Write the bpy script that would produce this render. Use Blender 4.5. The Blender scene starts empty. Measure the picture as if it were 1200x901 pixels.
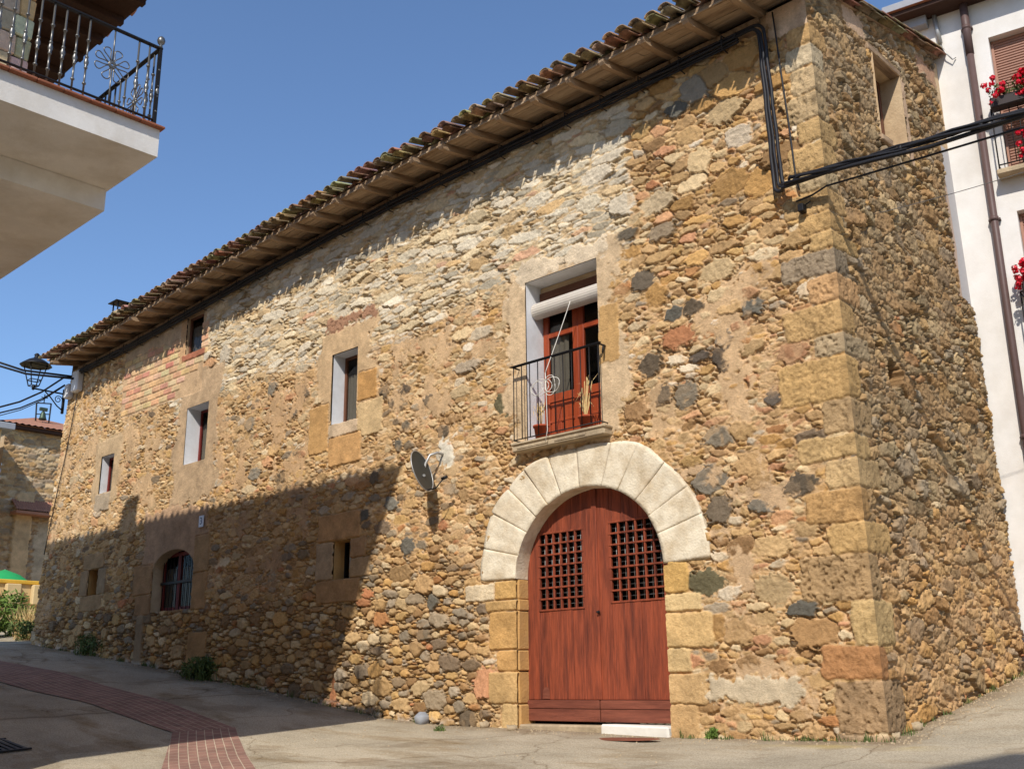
import bpy, math, random
import numpy as np
from mathutils import Vector, Matrix, Euler

# ------------------------------------------------------------------ camera, light, exposure
S = bpy.context.scene
COL = S.collection
rnd = random.Random(7)
R = math.radians
_F = 1240.0
_up = np.array([-46., 4380., -_F]); _up /= np.linalg.norm(_up)
_lx = np.array([-1342., -366., -_F]); _lx -= _lx.dot(_up) * _up; _lx /= np.linalg.norm(_lx)
_R = np.stack([-_lx, np.cross(_up, -_lx), _up], 1)      # world -> camera
CAM = np.array([4.9685, -10.5, 0.4967])
cd = bpy.data.cameras.new('camera'); cam = bpy.data.objects.new('camera', cd); COL.objects.link(cam)
cd.sensor_width = 36; cd.lens = _F / 1200 * 36; cd.clip_end = 3000; cd.clip_start = 0.05
m4 = np.eye(4); m4[:3, :3] = _R.T; m4[:3, 3] = CAM
cam.matrix_world = Matrix([list(r) for r in m4])
S.camera = cam

SUN = Vector((0.535, -1.0, 1.06)).normalized()           # towards the sun
sun_el = math.asin(SUN.z); sun_az = math.atan2(SUN.x, SUN.y)
W = bpy.data.worlds.new('World'); S.world = W; W.use_nodes = True
wn = W.node_tree; bg = wn.nodes['Background']
sky = wn.nodes.new('ShaderNodeTexSky'); sky.sky_type = 'NISHITA'; sky.sun_disc = False
sky.sun_elevation = sun_el; sky.sun_rotation = sun_az
sky.altitude = 400; sky.air_density = 1.0; sky.dust_density = .7; sky.ozone_density = 5.5
wn.links.new(sky.outputs[0], bg.inputs[0]); bg.inputs[1].default_value = 0.15
ld = bpy.data.lights.new('sun', 'SUN'); ld.energy = 3.9; ld.angle = R(0.55); ld.color = (1, 0.95, 0.87)
lo = bpy.data.objects.new('sun', ld); COL.objects.link(lo)
lo.rotation_euler = SUN.to_track_quat('Z', 'Y').to_euler(); lo.location = (10, -20, 30)
S.view_settings.view_transform = 'Standard'; S.view_settings.look = 'None'
S.view_settings.exposure = 0.24; S.view_settings.gamma = 1.0

# ------------------------------------------------------------------ helpers
def ray(px, py):
    c = np.array([px - 600., -(py - 450.5), -_F]); w = _R.T @ c
    return w / np.linalg.norm(w)
def fac(px, py, y=0.0):                                   # photo pixel -> point on the front wall's plane
    r = ray(px, py); t = (y - CAM[1]) / r[1]; q = CAM + t * r
    return q[0], q[2]

def srgb(r, g, b):
    f = lambda c: (c / 255 / 12.92) if c <= 10 else ((c / 255 + .055) / 1.055) ** 2.4
    return (f(r), f(g), f(b))

_rs = np.random.RandomState(3)
_T = _rs.rand(256, 256).astype(np.float32)
def vnoise(u, v, seed=0):
    u = u + seed * 17.31; v = v + seed * 9.77
    iu = np.floor(u); iv = np.floor(v); fu = (u - iu); fv = (v - iv)
    iu = iu.astype(np.int64) & 255; iv = iv.astype(np.int64) & 255
    iu1 = (iu + 1) & 255; iv1 = (iv + 1) & 255
    fu = fu * fu * (3 - 2 * fu); fv = fv * fv * (3 - 2 * fv)
    a = _T[iu, iv]; b = _T[iu1, iv]; c = _T[iu, iv1]; d = _T[iu1, iv1]
    return (a + (b - a) * fu) * (1 - fv) + (c + (d - c) * fu) * fv
def fbm(u, v, sc, oct=4, seed=0, gain=.5):                # about -1..1
    s = 0; a = 1; t = 0
    for o in range(oct):
        s = s + a * (vnoise(u / sc * 2 ** o, v / sc * 2 ** o, seed + o * 3) * 2 - 1); t += a; a *= gain
    return s / t
def sstep(a, b, x):
    t = np.clip((x - a) / (b - a), 0, 1); return t * t * (3 - 2 * t)

def link(name, me, mat=None, parent=None):
    o = bpy.data.objects.new(name, me); COL.objects.link(o)
    if mat is not None: me.materials.append(mat)
    if parent is not None: o.parent = parent
    return o
def tag(o, label=None, cat=None, group=None, kind=None):
    if label: o['label'] = label
    if cat: o['category'] = cat
    if group: o['group'] = group
    if kind: o['kind'] = kind
    return o
def thing(name, label, cat, loc=(0, 0, 0), rz=0, group=None):
    o = bpy.data.objects.new(name, None); COL.objects.link(o)
    o.location = loc; o.rotation_euler = (0, 0, rz); o.empty_display_size = .2
    return tag(o, label, cat, group)
def dup(o, parent=None):
    c = o.copy(); COL.objects.link(c)
    if parent is not None: c.parent = parent
    for ch in list(o.children): dup(ch, c)
    return c

class MB:
    def __init__(s): s.v = []; s.f = []; s.sm = []; s.c = None
    def add(s, vs, fs, smooth=False):
        n = len(s.v); s.v += [tuple(map(float, p)) for p in vs]
        s.f += [tuple(i + n for i in f) for f in fs]; s.sm += [smooth] * len(fs); return n
    def box(s, x0, x1, y0, y1, z0, z1, jit=0):
        p = [(x, y, z) for z in (z0, z1) for y in (y0, y1) for x in (x0, x1)]
        if jit: p = [(a + rnd.uniform(-jit, jit), b + rnd.uniform(-jit, jit), c + rnd.uniform(-jit, jit)) for a, b, c in p]
        s.add(p, [(0, 2, 3, 1), (4, 5, 7, 6), (0, 1, 5, 4), (2, 6, 7, 3), (0, 4, 6, 2), (1, 3, 7, 5)]); return s
    def bbox(s, x0, x1, y0, y1, z0, z1, b=.01, jit=0):   # box with chamfered edges
        cx, cy, cz = (x0 + x1) / 2, (y0 + y1) / 2, (z0 + z1) / 2
        hx, hy, hz = (x1 - x0) / 2, (y1 - y0) / 2, (z1 - z0) / 2
        b = min(b, hx * .6, hy * .6, hz * .6); vs = []; idx = {}
        J = {}
        for sx in (-1, 1):
            for sy in (-1, 1):
                for sz in (-1, 1):
                    J = (rnd.uniform(-jit, jit), rnd.uniform(-jit, jit), rnd.uniform(-jit, jit))
                    for a in range(3):
                        d = [hx - b, hy - b, hz - b]; d[a] = (hx, hy, hz)[a]
                        idx[(sx, sy, sz, a)] = len(vs)
                        vs.append((cx + sx * d[0] + J[0], cy + sy * d[1] + J[1], cz + sz * d[2] + J[2]))
        fs = []
        for a in range(3):
            o = [i for i in range(3) if i != a]
            for sg in (-1, 1):
                q = []
                for (p, r) in ((-1, -1), (1, -1), (1, 1), (-1, 1)):
                    k = [0, 0, 0]; k[a] = sg; k[o[0]] = p; k[o[1]] = r; q.append(idx[(k[0], k[1], k[2], a)])
                if (sg == -1) != (a == 1): q = q[::-1]
                fs.append(q)
        for a in range(3):                                # edges along axis a
            o = [i for i in range(3) if i != a]
            for p in (-1, 1):
                for r in (-1, 1):
                    k0 = [0, 0, 0]; k0[a] = -1; k0[o[0]] = p; k0[o[1]] = r; k1 = list(k0); k1[a] = 1
                    q = [idx[(*k0, o[0])], idx[(*k1, o[0])], idx[(*k1, o[1])], idx[(*k0, o[1])]]
                    if (p * r == 1) != (a == 1): q = q[::-1]
                    fs.append(q)
        for sx in (-1, 1):
            for sy in (-1, 1):
                for sz in (-1, 1):
                    q = [idx[(sx, sy, sz, 0)], idx[(sx, sy, sz, 1)], idx[(sx, sy, sz, 2)]]
                    if sx * sy * sz < 0: q = q[::-1]
                    fs.append(q)
        s.add(vs, fs); return s
    def tube(s, pts, r, n=6, cap=True, smooth=True):
        pts = [Vector(p) for p in pts]; rs = r if isinstance(r, (list, tuple)) else [r] * len(pts)
        vs = []; ref = None
        for i, p in enumerate(pts):
            t = (pts[min(i + 1, len(pts) - 1)] - pts[max(i - 1, 0)])
            t = t.normalized() if t.length > 1e-9 else Vector((0, 0, 1))
            if ref is None:
                ref = t.orthogonal().normalized()
            ref = (ref - t * ref.dot(t)); ref = ref.normalized() if ref.length > 1e-6 else t.orthogonal().normalized()
            b = t.cross(ref)
            for k in range(n):
                a = 2 * math.pi * k / n; vs.append(p + (ref * math.cos(a) + b * math.sin(a)) * rs[i])
        fs = []
        for i in range(len(pts) - 1):
            for k in range(n):
                fs.append((i * n + k, i * n + (k + 1) % n, (i + 1) * n + (k + 1) % n, (i + 1) * n + k))
        n0 = s.add(vs, fs, smooth)
        if cap:
            s.f += [tuple(n0 + k for k in range(n))[::-1], tuple(n0 + (len(pts) - 1) * n + k for k in range(n))]; s.sm += [False] * 2
        return s
    def lathe(s, prof, c=(0, 0, 0), n=12, cap=True):      # prof: (r,z)
        vs = [(c[0] + r * math.cos(2 * math.pi * k / n), c[1] + r * math.sin(2 * math.pi * k / n), c[2] + z) for r, z in prof for k in range(n)]
        fs = [(i * n + k, i * n + (k + 1) % n, (i + 1) * n + (k + 1) % n, (i + 1) * n + k) for i in range(len(prof) - 1) for k in range(n)]
        n0 = s.add(vs, fs, True)
        if cap:
            s.f += [tuple(n0 + k for k in range(n))[::-1], tuple(n0 + (len(prof) - 1) * n + k for k in range(n))]; s.sm += [False] * 2
        return s
    def quad(s, a, b, c, d): s.add([a, b, c, d], [(0, 1, 2, 3)]); return s
    def mesh(s, name):
        me = bpy.data.meshes.new(name); me.from_pydata(s.v, [], s.f); me.polygons.foreach_set('use_smooth', s.sm)
        me.update(); return me
    def build(s, name, mat=None, parent=None): return link(name, s.mesh(name), mat, parent)

def gridmesh(name, V, keep, mat, parent, cols=None):
    """V: (nz, nx, 3) grid of points, keep: (nz-1, nx-1) mask of the faces to build"""
    nz, nx = V.shape[:2]
    idx = np.arange(nz * nx).reshape(nz, nx)
    q = np.stack([idx[:-1, :-1], idx[:-1, 1:], idx[1:, 1:], idx[1:, :-1]], -1)[keep]
    used = np.zeros(nz * nx, bool); used[q.ravel()] = True
    new = np.cumsum(used) - 1; q = new[q].astype(np.int32)
    P = V.reshape(-1, 3)[used].astype(np.float32)
    me = bpy.data.meshes.new(name)
    me.vertices.add(len(P)); me.vertices.foreach_set('co', P.ravel())
    me.loops.add(q.size); me.loops.foreach_set('vertex_index', q.ravel())
    me.polygons.add(len(q)); me.polygons.foreach_set('loop_start', np.arange(0, q.size, 4, dtype=np.int32))
    try: me.polygons.foreach_set('loop_total', np.full(len(q), 4, np.int32))
    except Exception: pass
    me.polygons.foreach_set('use_smooth', np.ones(len(q), bool))
    if cols is not None:
        c = cols.reshape(-1, 3)[used]; c4 = np.concatenate([c, np.ones((len(c), 1))], 1).astype(np.float32)
        at = me.color_attributes.new('Col', 'FLOAT_COLOR', 'POINT'); at.data.foreach_set('color', c4.ravel())
    me.update(calc_edges=True); me.validate()
    return link(name, me, mat, parent)

# ------------------------------------------------------------------ materials
def mat(name, col=(.5, .5, .5), rough=.8, metal=0., var=.15, vscale=6., bump=.15, bscale=60., dark=None, dscale=2., damt=.0, spec=.3, attr=False, stretch=None):
    m = bpy.data.materials.new(name); m.use_nodes = True; nt = m.node_tree; N = nt.nodes; L = nt.links
    b = N['Principled BSDF']; b.inputs['Roughness'].default_value = rough; b.inputs['Metallic'].default_value = metal
    b.inputs['Specular IOR Level'].default_value = spec
    tc = N.new('ShaderNodeTexCoord'); src = tc.outputs['Object']
    if stretch:
        mp = N.new('ShaderNodeMapping'); mp.inputs['Scale'].default_value = stretch; L.new(src, mp.inputs[0]); src = mp.outputs[0]
    if attr:
        a = N.new('ShaderNodeAttribute'); a.attribute_name = 'Col'; cur = a.outputs['Color']
    else:
        a = N.new('ShaderNodeRGB'); a.outputs[0].default_value = (*col, 1); cur = a.outputs[0]
    if damt > 0:
        n = N.new('ShaderNodeTexNoise'); n.inputs['Scale'].default_value = dscale; n.inputs['Detail'].default_value = 6; n.inputs['Roughness'].default_value = .65
        L.new(src, n.inputs['Vector'])
        rp = N.new('ShaderNodeValToRGB'); rp.color_ramp.elements[0].position = .42; rp.color_ramp.elements[1].position = .68; L.new(n.outputs[0], rp.inputs[0])
        mm = N.new('ShaderNodeMath'); mm.operation = 'MULTIPLY'; mm.inputs[1].default_value = damt; L.new(rp.outputs[0], mm.inputs[0])
        mx = N.new('ShaderNodeMix'); mx.data_type = 'RGBA'; L.new(mm.outputs[0], mx.inputs[0]); L.new(cur, mx.inputs[6]); mx.inputs[7].default_value = (*dark, 1); cur = mx.outputs[2]
    if var > 0:
        n = N.new('ShaderNodeTexNoise'); n.inputs['Scale'].default_value = vscale; n.inputs['Detail'].default_value = 8; n.inputs['Roughness'].default_value = .7
        L.new(src, n.inputs['Vector'])
        mr = N.new('ShaderNodeMapRange'); mr.inputs[1].default_value = .25; mr.inputs[2].default_value = .75
        mr.inputs[3].default_value = 1 - var; mr.inputs[4].default_value = 1 + var; L.new(n.outputs[0], mr.inputs[0])
        vm = N.new('ShaderNodeVectorMath'); vm.operation = 'SCALE'; L.new(cur, vm.inputs[0]); L.new(mr.outputs[0], vm.inputs[3]); cur = vm.outputs[0]
    L.new(cur, b.inputs['Base Color'])
    if bump > 0:
        n = N.new('ShaderNodeTexNoise'); n.inputs['Scale'].default_value = bscale; n.inputs['Detail'].default_value = 5; L.new(src, n.inputs['Vector'])
        bp = N.new('ShaderNodeBump'); bp.inputs['Strength'].default_value = bump; bp.inputs['Distance'].default_value = .02; L.new(n.outputs[0], bp.inputs['Height']); L.new(bp.outputs[0], b.inputs['Normal'])
    return m

M = {}
M['stone'] = mat('rubble_stone', rough=.92, var=.22, vscale=34, bump=.55, bscale=70, attr=True, spec=.15)
M['limestone'] = mat('white_limestone', srgb(224, 210, 184), rough=.88, var=.16, vscale=7, bump=.45, bscale=38, dark=srgb(180, 156, 120), dscale=3.0, damt=.7, spec=.2)
M['ochre'] = mat('ochre_stone', srgb(200, 155, 95), rough=.9, var=.2, vscale=8, bump=.5, bscale=40, dark=srgb(150, 120, 85), dscale=4, damt=.5, spec=.15)
M['whitewash'] = mat('whitewash', srgb(226, 226, 226), rough=.85, var=.06, vscale=8, bump=.1, bscale=30, dark=srgb(180, 174, 165), dscale=3, damt=.35)
M['plaster'] = mat('beige_plaster', srgb(196, 170, 135), rough=.92, var=.14, vscale=9, bump=.35, bscale=35, dark=srgb(160, 132, 100), dscale=2.5, damt=.5)
M['door'] = mat('red_brown_wood', srgb(142, 68, 42), rough=.64, var=.45, vscale=4, bump=.35, bscale=12, dark=srgb(80, 37, 27), dscale=1.3, damt=.85, stretch=(9, 9, .8), spec=.35)
M['doorworn'] = mat('faded_wood', srgb(128, 72, 54), rough=.7, var=.25, vscale=4, bump=.3, bscale=12, dark=srgb(84, 40, 30), dscale=1.4, damt=.7, stretch=(.8, 9, 9), spec=.3)
M['orangewood'] = mat('varnished_orange_wood', srgb(152, 66, 32), rough=.42, var=.25, vscale=4, bump=.12, bscale=12, dark=srgb(110, 36, 14), dscale=1.5, damt=.6, stretch=(9, 9, .8), spec=.4)
M['redframe'] = mat('dark_red_window_wood', srgb(112, 40, 34), rough=.6, var=.2, vscale=8, bump=.1)
M['brownframe'] = mat('brown_window_wood', srgb(104, 66, 46), rough=.6, var=.2, vscale=8, bump=.1)
M['oldwood'] = mat('weathered_rafter_wood', srgb(164, 138, 110), rough=.85, var=.32, vscale=5, bump=.5, bscale=10, dark=srgb(78, 56, 38), dscale=1.2, damt=.75, stretch=(9, .9, 9))
M['soffit'] = mat('weathered_soffit_boards', srgb(186, 162, 134), rough=.88, var=.3, vscale=4, bump=.4, bscale=10, dark=srgb(112, 88, 66), dscale=.9, damt=.8, stretch=(.8, 7, 7))
M['tile'] = mat('old_clay_tile', rough=.9, var=.3, vscale=18, bump=.5, bscale=50, dark=srgb(92, 80, 64), dscale=7, damt=.7, attr=True, spec=.15)
M['iron'] = mat('black_iron', srgb(34, 32, 32), rough=.5, metal=.3, var=.2, bump=.1)
M['silveriron'] = mat('pewter_iron', srgb(120, 118, 114), rough=.38, metal=.75, var=.2, bump=.05)
M['cable'] = mat('black_cable', srgb(36, 35, 38), rough=.55, var=.15, bump=0)
M['greycable'] = mat('grey_cable', srgb(92, 88, 84), rough=.6, var=.1, bump=0)
M['dish'] = mat('dark_grey_dish', srgb(62, 62, 58), rough=.45, metal=.2, var=.25, vscale=4, bump=.03, dark=srgb(50, 52, 50), dscale=2.2, damt=.6)
M['galv'] = mat('galvanised', srgb(168, 166, 162), rough=.45, metal=.5, var=.15, bump=.03)
M['dark'] = mat('dark_interior', srgb(24, 20, 18), rough=.9, var=.1, bump=0)
M['curtain'] = mat('grey_curtain', srgb(104, 94, 82), rough=.9, var=.12, vscale=10, bump=.1)
M['blind'] = mat('cream_blind_slats', srgb(206, 196, 182), rough=.6, var=.08, bump=.05)
M['cord'] = mat('white_cord', srgb(214, 208, 196), rough=.8, var=.05, bump=0)
M['slab'] = mat('weathered_concrete', srgb(178, 158, 128), rough=.9, var=.2, vscale=9, bump=.4, bscale=40, dark=srgb(120, 104, 84), dscale=3, damt=.6)
M['terracotta'] = mat('terracotta', srgb(164, 74, 44), rough=.8, var=.15, vscale=10, bump=.1)
M['straw'] = mat('dry_straw', srgb(214, 184, 128), rough=.8, var=.25, vscale=30, bump=0)
M['whitewall'] = mat('white_house_plaster', srgb(224, 219, 212), rough=.9, var=.07, vscale=2, bump=.12, bscale=60, dark=srgb(198, 190, 178), dscale=1.1, damt=.6)
M['patchgrey'] = mat('grey_white_plaster', srgb(178, 174, 172), rough=.9, var=.06, vscale=3, bump=.2, bscale=25)
M['patchpink'] = mat('pinkish_plaster', srgb(184, 160, 140), rough=.9, var=.1, vscale=5, bump=.25, bscale=25)
M['pipe'] = mat('brown_downpipe', srgb(92, 72, 68), rough=.5, var=.12, vscale=8, bump=.02)
M['shutter'] = mat('brown_roller_shutter', srgb(158, 116, 96), rough=.55, var=.08, bump=.02)
M['darkwood'] = mat('dark_eave_wood', srgb(66, 46, 36), rough=.8, var=.3, vscale=5, bump=.2, stretch=(1, 6, 6))
M['leaf'] = mat('leaf_green', srgb(70, 92, 42), rough=.6, var=.4, vscale=14, bump=0)
M['leafdark'] = mat('dark_weed_green', srgb(88, 102, 52), rough=.7, var=.4, vscale=12, bump=0)
M['bush'] = mat('bright_bush_green', srgb(104, 128, 56), rough=.65, var=.4, vscale=6, bump=0)
M['petal'] = mat('red_geranium_petal', srgb(206, 18, 44), rough=.5, var=.25, vscale=40, bump=0)
M['planter'] = mat('dark_planter', srgb(52, 42, 40), rough=.6, var=.1, bump=0)
M['balcwhite'] = mat('offwhite_render', srgb(226, 221, 213), rough=.9, var=.09, vscale=2.2, bump=.12, bscale=50, dark=srgb(196, 186, 170), dscale=1.8, damt=.6)
M['tilered'] = mat('terracotta_edge_tile', srgb(150, 92, 66), rough=.7, var=.2, bump=.1)
M['ashlar'] = mat('split_face_block', rough=.9, var=.25, vscale=14, bump=.7, bscale=22, attr=True)
M['rust'] = mat('rusty_plate', srgb(120, 70, 50), rough=.85, var=.25, bump=.2)
M['threshold'] = mat('white_threshold', srgb(224, 218, 206), rough=.9, var=.08, bump=.3, bscale=20)
M['canvas'] = mat('green_parasol_canvas', srgb(36, 150, 84), rough=.8, var=.08, bump=0)
M['creamwall'] = mat('cream_render', srgb(206, 180, 132), rough=.9, var=.1, vscale=2, bump=.1)
M['yellow'] = mat('yellow_trim', srgb(214, 168, 60), rough=.8, var=.1, bump=0)
M['bgtile'] = mat('red_roof_tile', srgb(164, 116, 92), rough=.9, var=.25, vscale=6, bump=.2)
M['plate'] = mat('enamel_plate', srgb(206, 206, 212), rough=.3, var=.03, bump=0)
M['ink'] = mat('blue_black_ink', srgb(40, 42, 70), rough=.4, var=0, bump=0)
M['bell'] = mat('bronze_bell', srgb(70, 84, 70), rough=.5, metal=.5, var=.2, bump=0)
M['asbestos'] = mat('grey_roof_sheet', srgb(150, 152, 156), rough=.8, var=.1, bump=0)

def glass_mat():
    m = bpy.data.materials.new('window_glass'); m.use_nodes = True; nt = m.node_tree; N = nt.nodes; L = nt.links
    N.remove(N['Principled BSDF']); out = N['Material Output']
    tr = N.new('ShaderNodeBsdfTransparent'); tr.inputs[0].default_value = (.80, .83, .82, 1)
    gl = N.new('ShaderNodeBsdfGlossy'); gl.inputs['Roughness'].default_value = .04
    mx = N.new('ShaderNodeMixShader'); mx.inputs[0].default_value = .05
    L.new(tr.outputs[0], mx.inputs[1]); L.new(gl.outputs[0], mx.inputs[2]); L.new(mx.outputs[0], out.inputs[0])
    return m
M['glass'] = glass_mat()

def ground_mat():
    m = bpy.data.materials.new('street_concrete'); m.use_nodes = True; nt = m.node_tree; N = nt.nodes; L = nt.links
    b = N['Principled BSDF']; b.inputs['Roughness'].default_value = .93; b.inputs['Specular IOR Level'].default_value = .2
    tc = N.new('ShaderNodeTexCoord')
    def noise(sc, d=6, r=.6, st=None):
        n = N.new('ShaderNodeTexNoise'); n.inputs['Scale'].default_value = sc; n.inputs['Detail'].default_value = d; n.inputs['Roughness'].default_value = r
        if st:
            mp = N.new('ShaderNodeMapping'); mp.inputs['Scale'].default_value = st; L.new(tc.outputs['Object'], mp.inputs[0]); L.new(mp.outputs[0], n.inputs['Vector'])
        else: L.new(tc.outputs['Object'], n.inputs['Vector'])
        return n.outputs[0]
    def ramp(x, p0, p1, c0, c1):
        r = N.new('ShaderNodeValToRGB'); r.color_ramp.elements[0].position = p0; r.color_ramp.elements[1].position = p1
        r.color_ramp.elements[0].color = (*c0, 1); r.color_ramp.elements[1].color = (*c1, 1); L.new(x, r.inputs[0]); return r.outputs[0]
    def mixc(f, a, c, mode='MIX'):
        x = N.new('ShaderNodeMix'); x.data_type = 'RGBA'; x.blend_type = mode
        if isinstance(f, float): x.inputs[0].default_value = f
        else: L.new(f, x.inputs[0])
        L.new(a, x.inputs[6]); L.new(c, x.inputs[7]); return x.outputs[2]
    base = ramp(noise(.55, 7, .62, (1, 1.7, 1)), .36, .66, srgb(174, 163, 141), srgb(204, 191, 166))
    stain = ramp(noise(1.1, 8, .7, (.5, 1.6, 1)), .52, .7, (1, 1, 1), srgb(214, 200, 178))
    c = mixc(1.0, base, stain, 'MULTIPLY')
    sp = ramp(noise(60, 4, .7), .36, .62, srgb(196, 190, 184), (1, 1, 1)); c = mixc(1.0, c, sp, 'MULTIPLY')
    wv = N.new('ShaderNodeTexNoise'); wv.inputs['Scale'].default_value = 1.3; wv.inputs['Detail'].default_value = 7; L.new(tc.outputs['Object'], wv.inputs['Vector'])
    ad = N.new('ShaderNodeVectorMath'); ad.operation = 'MULTIPLY_ADD'; ad.inputs[1].default_value = (1.1, 1.1, 0); L.new(wv.outputs['Color'], ad.inputs[0]); L.new(tc.outputs['Object'], ad.inputs[2])
    vo = N.new('ShaderNodeTexVoronoi'); vo.feature = 'DISTANCE_TO_EDGE'; vo.inputs['Scale'].default_value = .28; L.new(ad.outputs[0], vo.inputs['Vector'])
    c = mixc(1.0, c, ramp(vo.outputs['Distance'], .001, .005, srgb(200, 192, 182), (1, 1, 1)), 'MULTIPLY')
    pt = ramp(noise(.9, 3, .5), .60, .62, (1, 1, 1), srgb(236, 232, 228)); c = mixc(1.0, c, pt, 'MULTIPLY')
    oil = ramp(noise(2.3, 5, .75), .62, .80, (1, 1, 1), srgb(206, 194, 178)); c = mixc(1.0, c, oil, 'MULTIPLY')
    # browner band and yellow lichen along the wall foot (attribute painted where it lies on the ground)
    at = N.new('ShaderNodeAttribute'); at.attribute_name = 'Col'; sepr = N.new('ShaderNodeSeparateColor'); L.new(at.outputs['Color'], sepr.inputs[0])
    foot_brown = N.new('ShaderNodeRGB'); foot_brown.outputs[0].default_value = (*srgb(128, 108, 82), 1)
    yel = N.new('ShaderNodeRGB'); yel.outputs[0].default_value = (*srgb(176, 152, 72), 1)
    c = mixc(sepr.outputs[0], c, foot_brown.outputs[0]); c = mixc(sepr.outputs[1], c, yel.outputs[0])
    L.new(c, b.inputs['Base Color'])
    h = N.new('ShaderNodeMath'); h.operation = 'ADD'; L.new(noise(7, 6, .6), h.inputs[0])
    k = N.new('ShaderNodeMath'); k.operation = 'MULTIPLY'; k.inputs[1].default_value = .35; L.new(noise(80, 3, .6), k.inputs[0]); L.new(k.outputs[0], h.inputs[1])
    bp = N.new('ShaderNodeBump'); bp.inputs['Strength'].default_value = .8; bp.inputs['Distance'].default_value = .03; L.new(h.outputs[0], bp.inputs['Height']); L.new(bp.outputs[0], b.inputs['Normal'])
    return m
M['street'] = ground_mat()

def brick_mat(name, c1, c2, mortar, scale, bw=.2, rh=.1, msize=.008, uv=True):
    m = bpy.data.materials.new(name); m.use_nodes = True; nt = m.node_tree; N = nt.nodes; L = nt.links
    b = N['Principled BSDF']; b.inputs['Roughness'].default_value = .88
    tc = N.new('ShaderNodeTexCoord'); br = N.new('ShaderNodeTexBrick')
    br.inputs['Scale'].default_value = scale; br.inputs['Brick Width'].default_value = bw; br.inputs['Row Height'].default_value = rh
    br.inputs['Mortar Size'].default_value = msize; br.inputs['Color1'].default_value = (*c1, 1); br.inputs['Color2'].default_value = (*c2, 1); br.inputs['Mortar'].default_value = (*mortar, 1)
    L.new(tc.outputs['UV'], br.inputs['Vector'])
    n = N.new('ShaderNodeTexNoise'); n.inputs['Scale'].default_value = 3; n.inputs['Detail'].default_value = 8; L.new(tc.outputs['Object'], n.inputs['Vector'])
    mr = N.new('ShaderNodeMapRange'); mr.inputs[1].default_value = .3; mr.inputs[2].default_value = .7; mr.inputs[3].default_value = .75; mr.inputs[4].default_value = 1.2; L.new(n.outputs[0], mr.inputs[0])
    vm = N.new('ShaderNodeVectorMath'); vm.operation = 'SCALE'; L.new(br.outputs[0], vm.inputs[0]); L.new(mr.outputs[0], vm.inputs[3]); L.new(vm.outputs[0], b.inputs['Base Color'])
    bp = N.new('ShaderNodeBump'); bp.invert = True; bp.inputs['Strength'].default_value = .6; bp.inputs['Distance'].default_value = .006; L.new(br.outputs['Fac'], bp.inputs['Height']); L.new(bp.outputs[0], b.inputs['Normal'])
    return m
M['paving'] = brick_mat('red_brick_paving', srgb(148, 110, 94), srgb(132, 98, 84), srgb(180, 162, 138), 1.0, .22, .11, .006)

# ------------------------------------------------------------------ ground
_gx = [-90, -26, -20.5, -17.8, -14.8, -13, -11, -9.15, -7.8, -6.5, -5, -2.5, 0, 3, 40]
_gz = [2.9, 1.9, 1.5, 1.2, .9, .66, .46, .22, .05, -.04, -.06, -.11, -.08, -.03, .1]
def gz(x, y):
    x = np.asarray(x, float); y = np.asarray(y, float)
    f = np.interp(x, _gx, _gz); s = np.interp(x, [-20, -5, 5], [.05, .08, .095])
    r = np.interp(x, [-24, -20.6, -.5, 0], [.1, .02, .02, .165])
    return f + np.where(y < 0, s * np.maximum(y, -14), r * np.minimum(y, 4.5)) 
def axis(lo, hi, n0, n1, st, far):
    a = np.arange(n0, n1 + 1e-6, st)
    return np.unique(np.concatenate([np.linspace(lo, n0, far), a, np.linspace(n1, hi, far)]))
gx = axis(-420, 420, -26, 6, .16, 24); gy = axis(-420, 420, -13, 5, .12, 24)
GX, GY = np.meshgrid(gx, gy)
GZ = gz(GX, GY) + np.where((np.abs(GX) < 30) & (np.abs(GY) < 15), fbm(GX, GY, 1.6, 3, 5) * .012, 0)
foot_band = sstep(.55, .05, -GY + fbm(GX, GY, .5, 3, 8) * .3) * (GY < .2) * (GX > -21) * (GX < .4)
foot_band = np.maximum(foot_band, sstep(.5, .05, GX - .05 + fbm(GX, GY, .5, 3, 8) * .25) * (GY > -.2) * (GY < 4.4) * (GX > -.1))
lich = sstep(.8, .0, np.hypot((GX + .3) / 1.3, (GY + .42) / .22) + fbm(GX, GY, .3, 3, 11) * .5)
gcol = np.stack([np.clip(foot_band * .7, 0, 1), np.clip(lich * .55, 0, 1), np.zeros_like(foot_band)], -1)
ground = gridmesh('ground', np.stack([GX, GY, GZ], -1), np.ones((len(gy) - 1, len(gx) - 1), bool), M['street'], None, gcol)
tag(ground, kind='structure')

def gnd(x, y): return float(gz(x, y)) + (float(fbm(np.array([x]), np.array([y]), 1.6, 3, 5)[0]) * .012)

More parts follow.
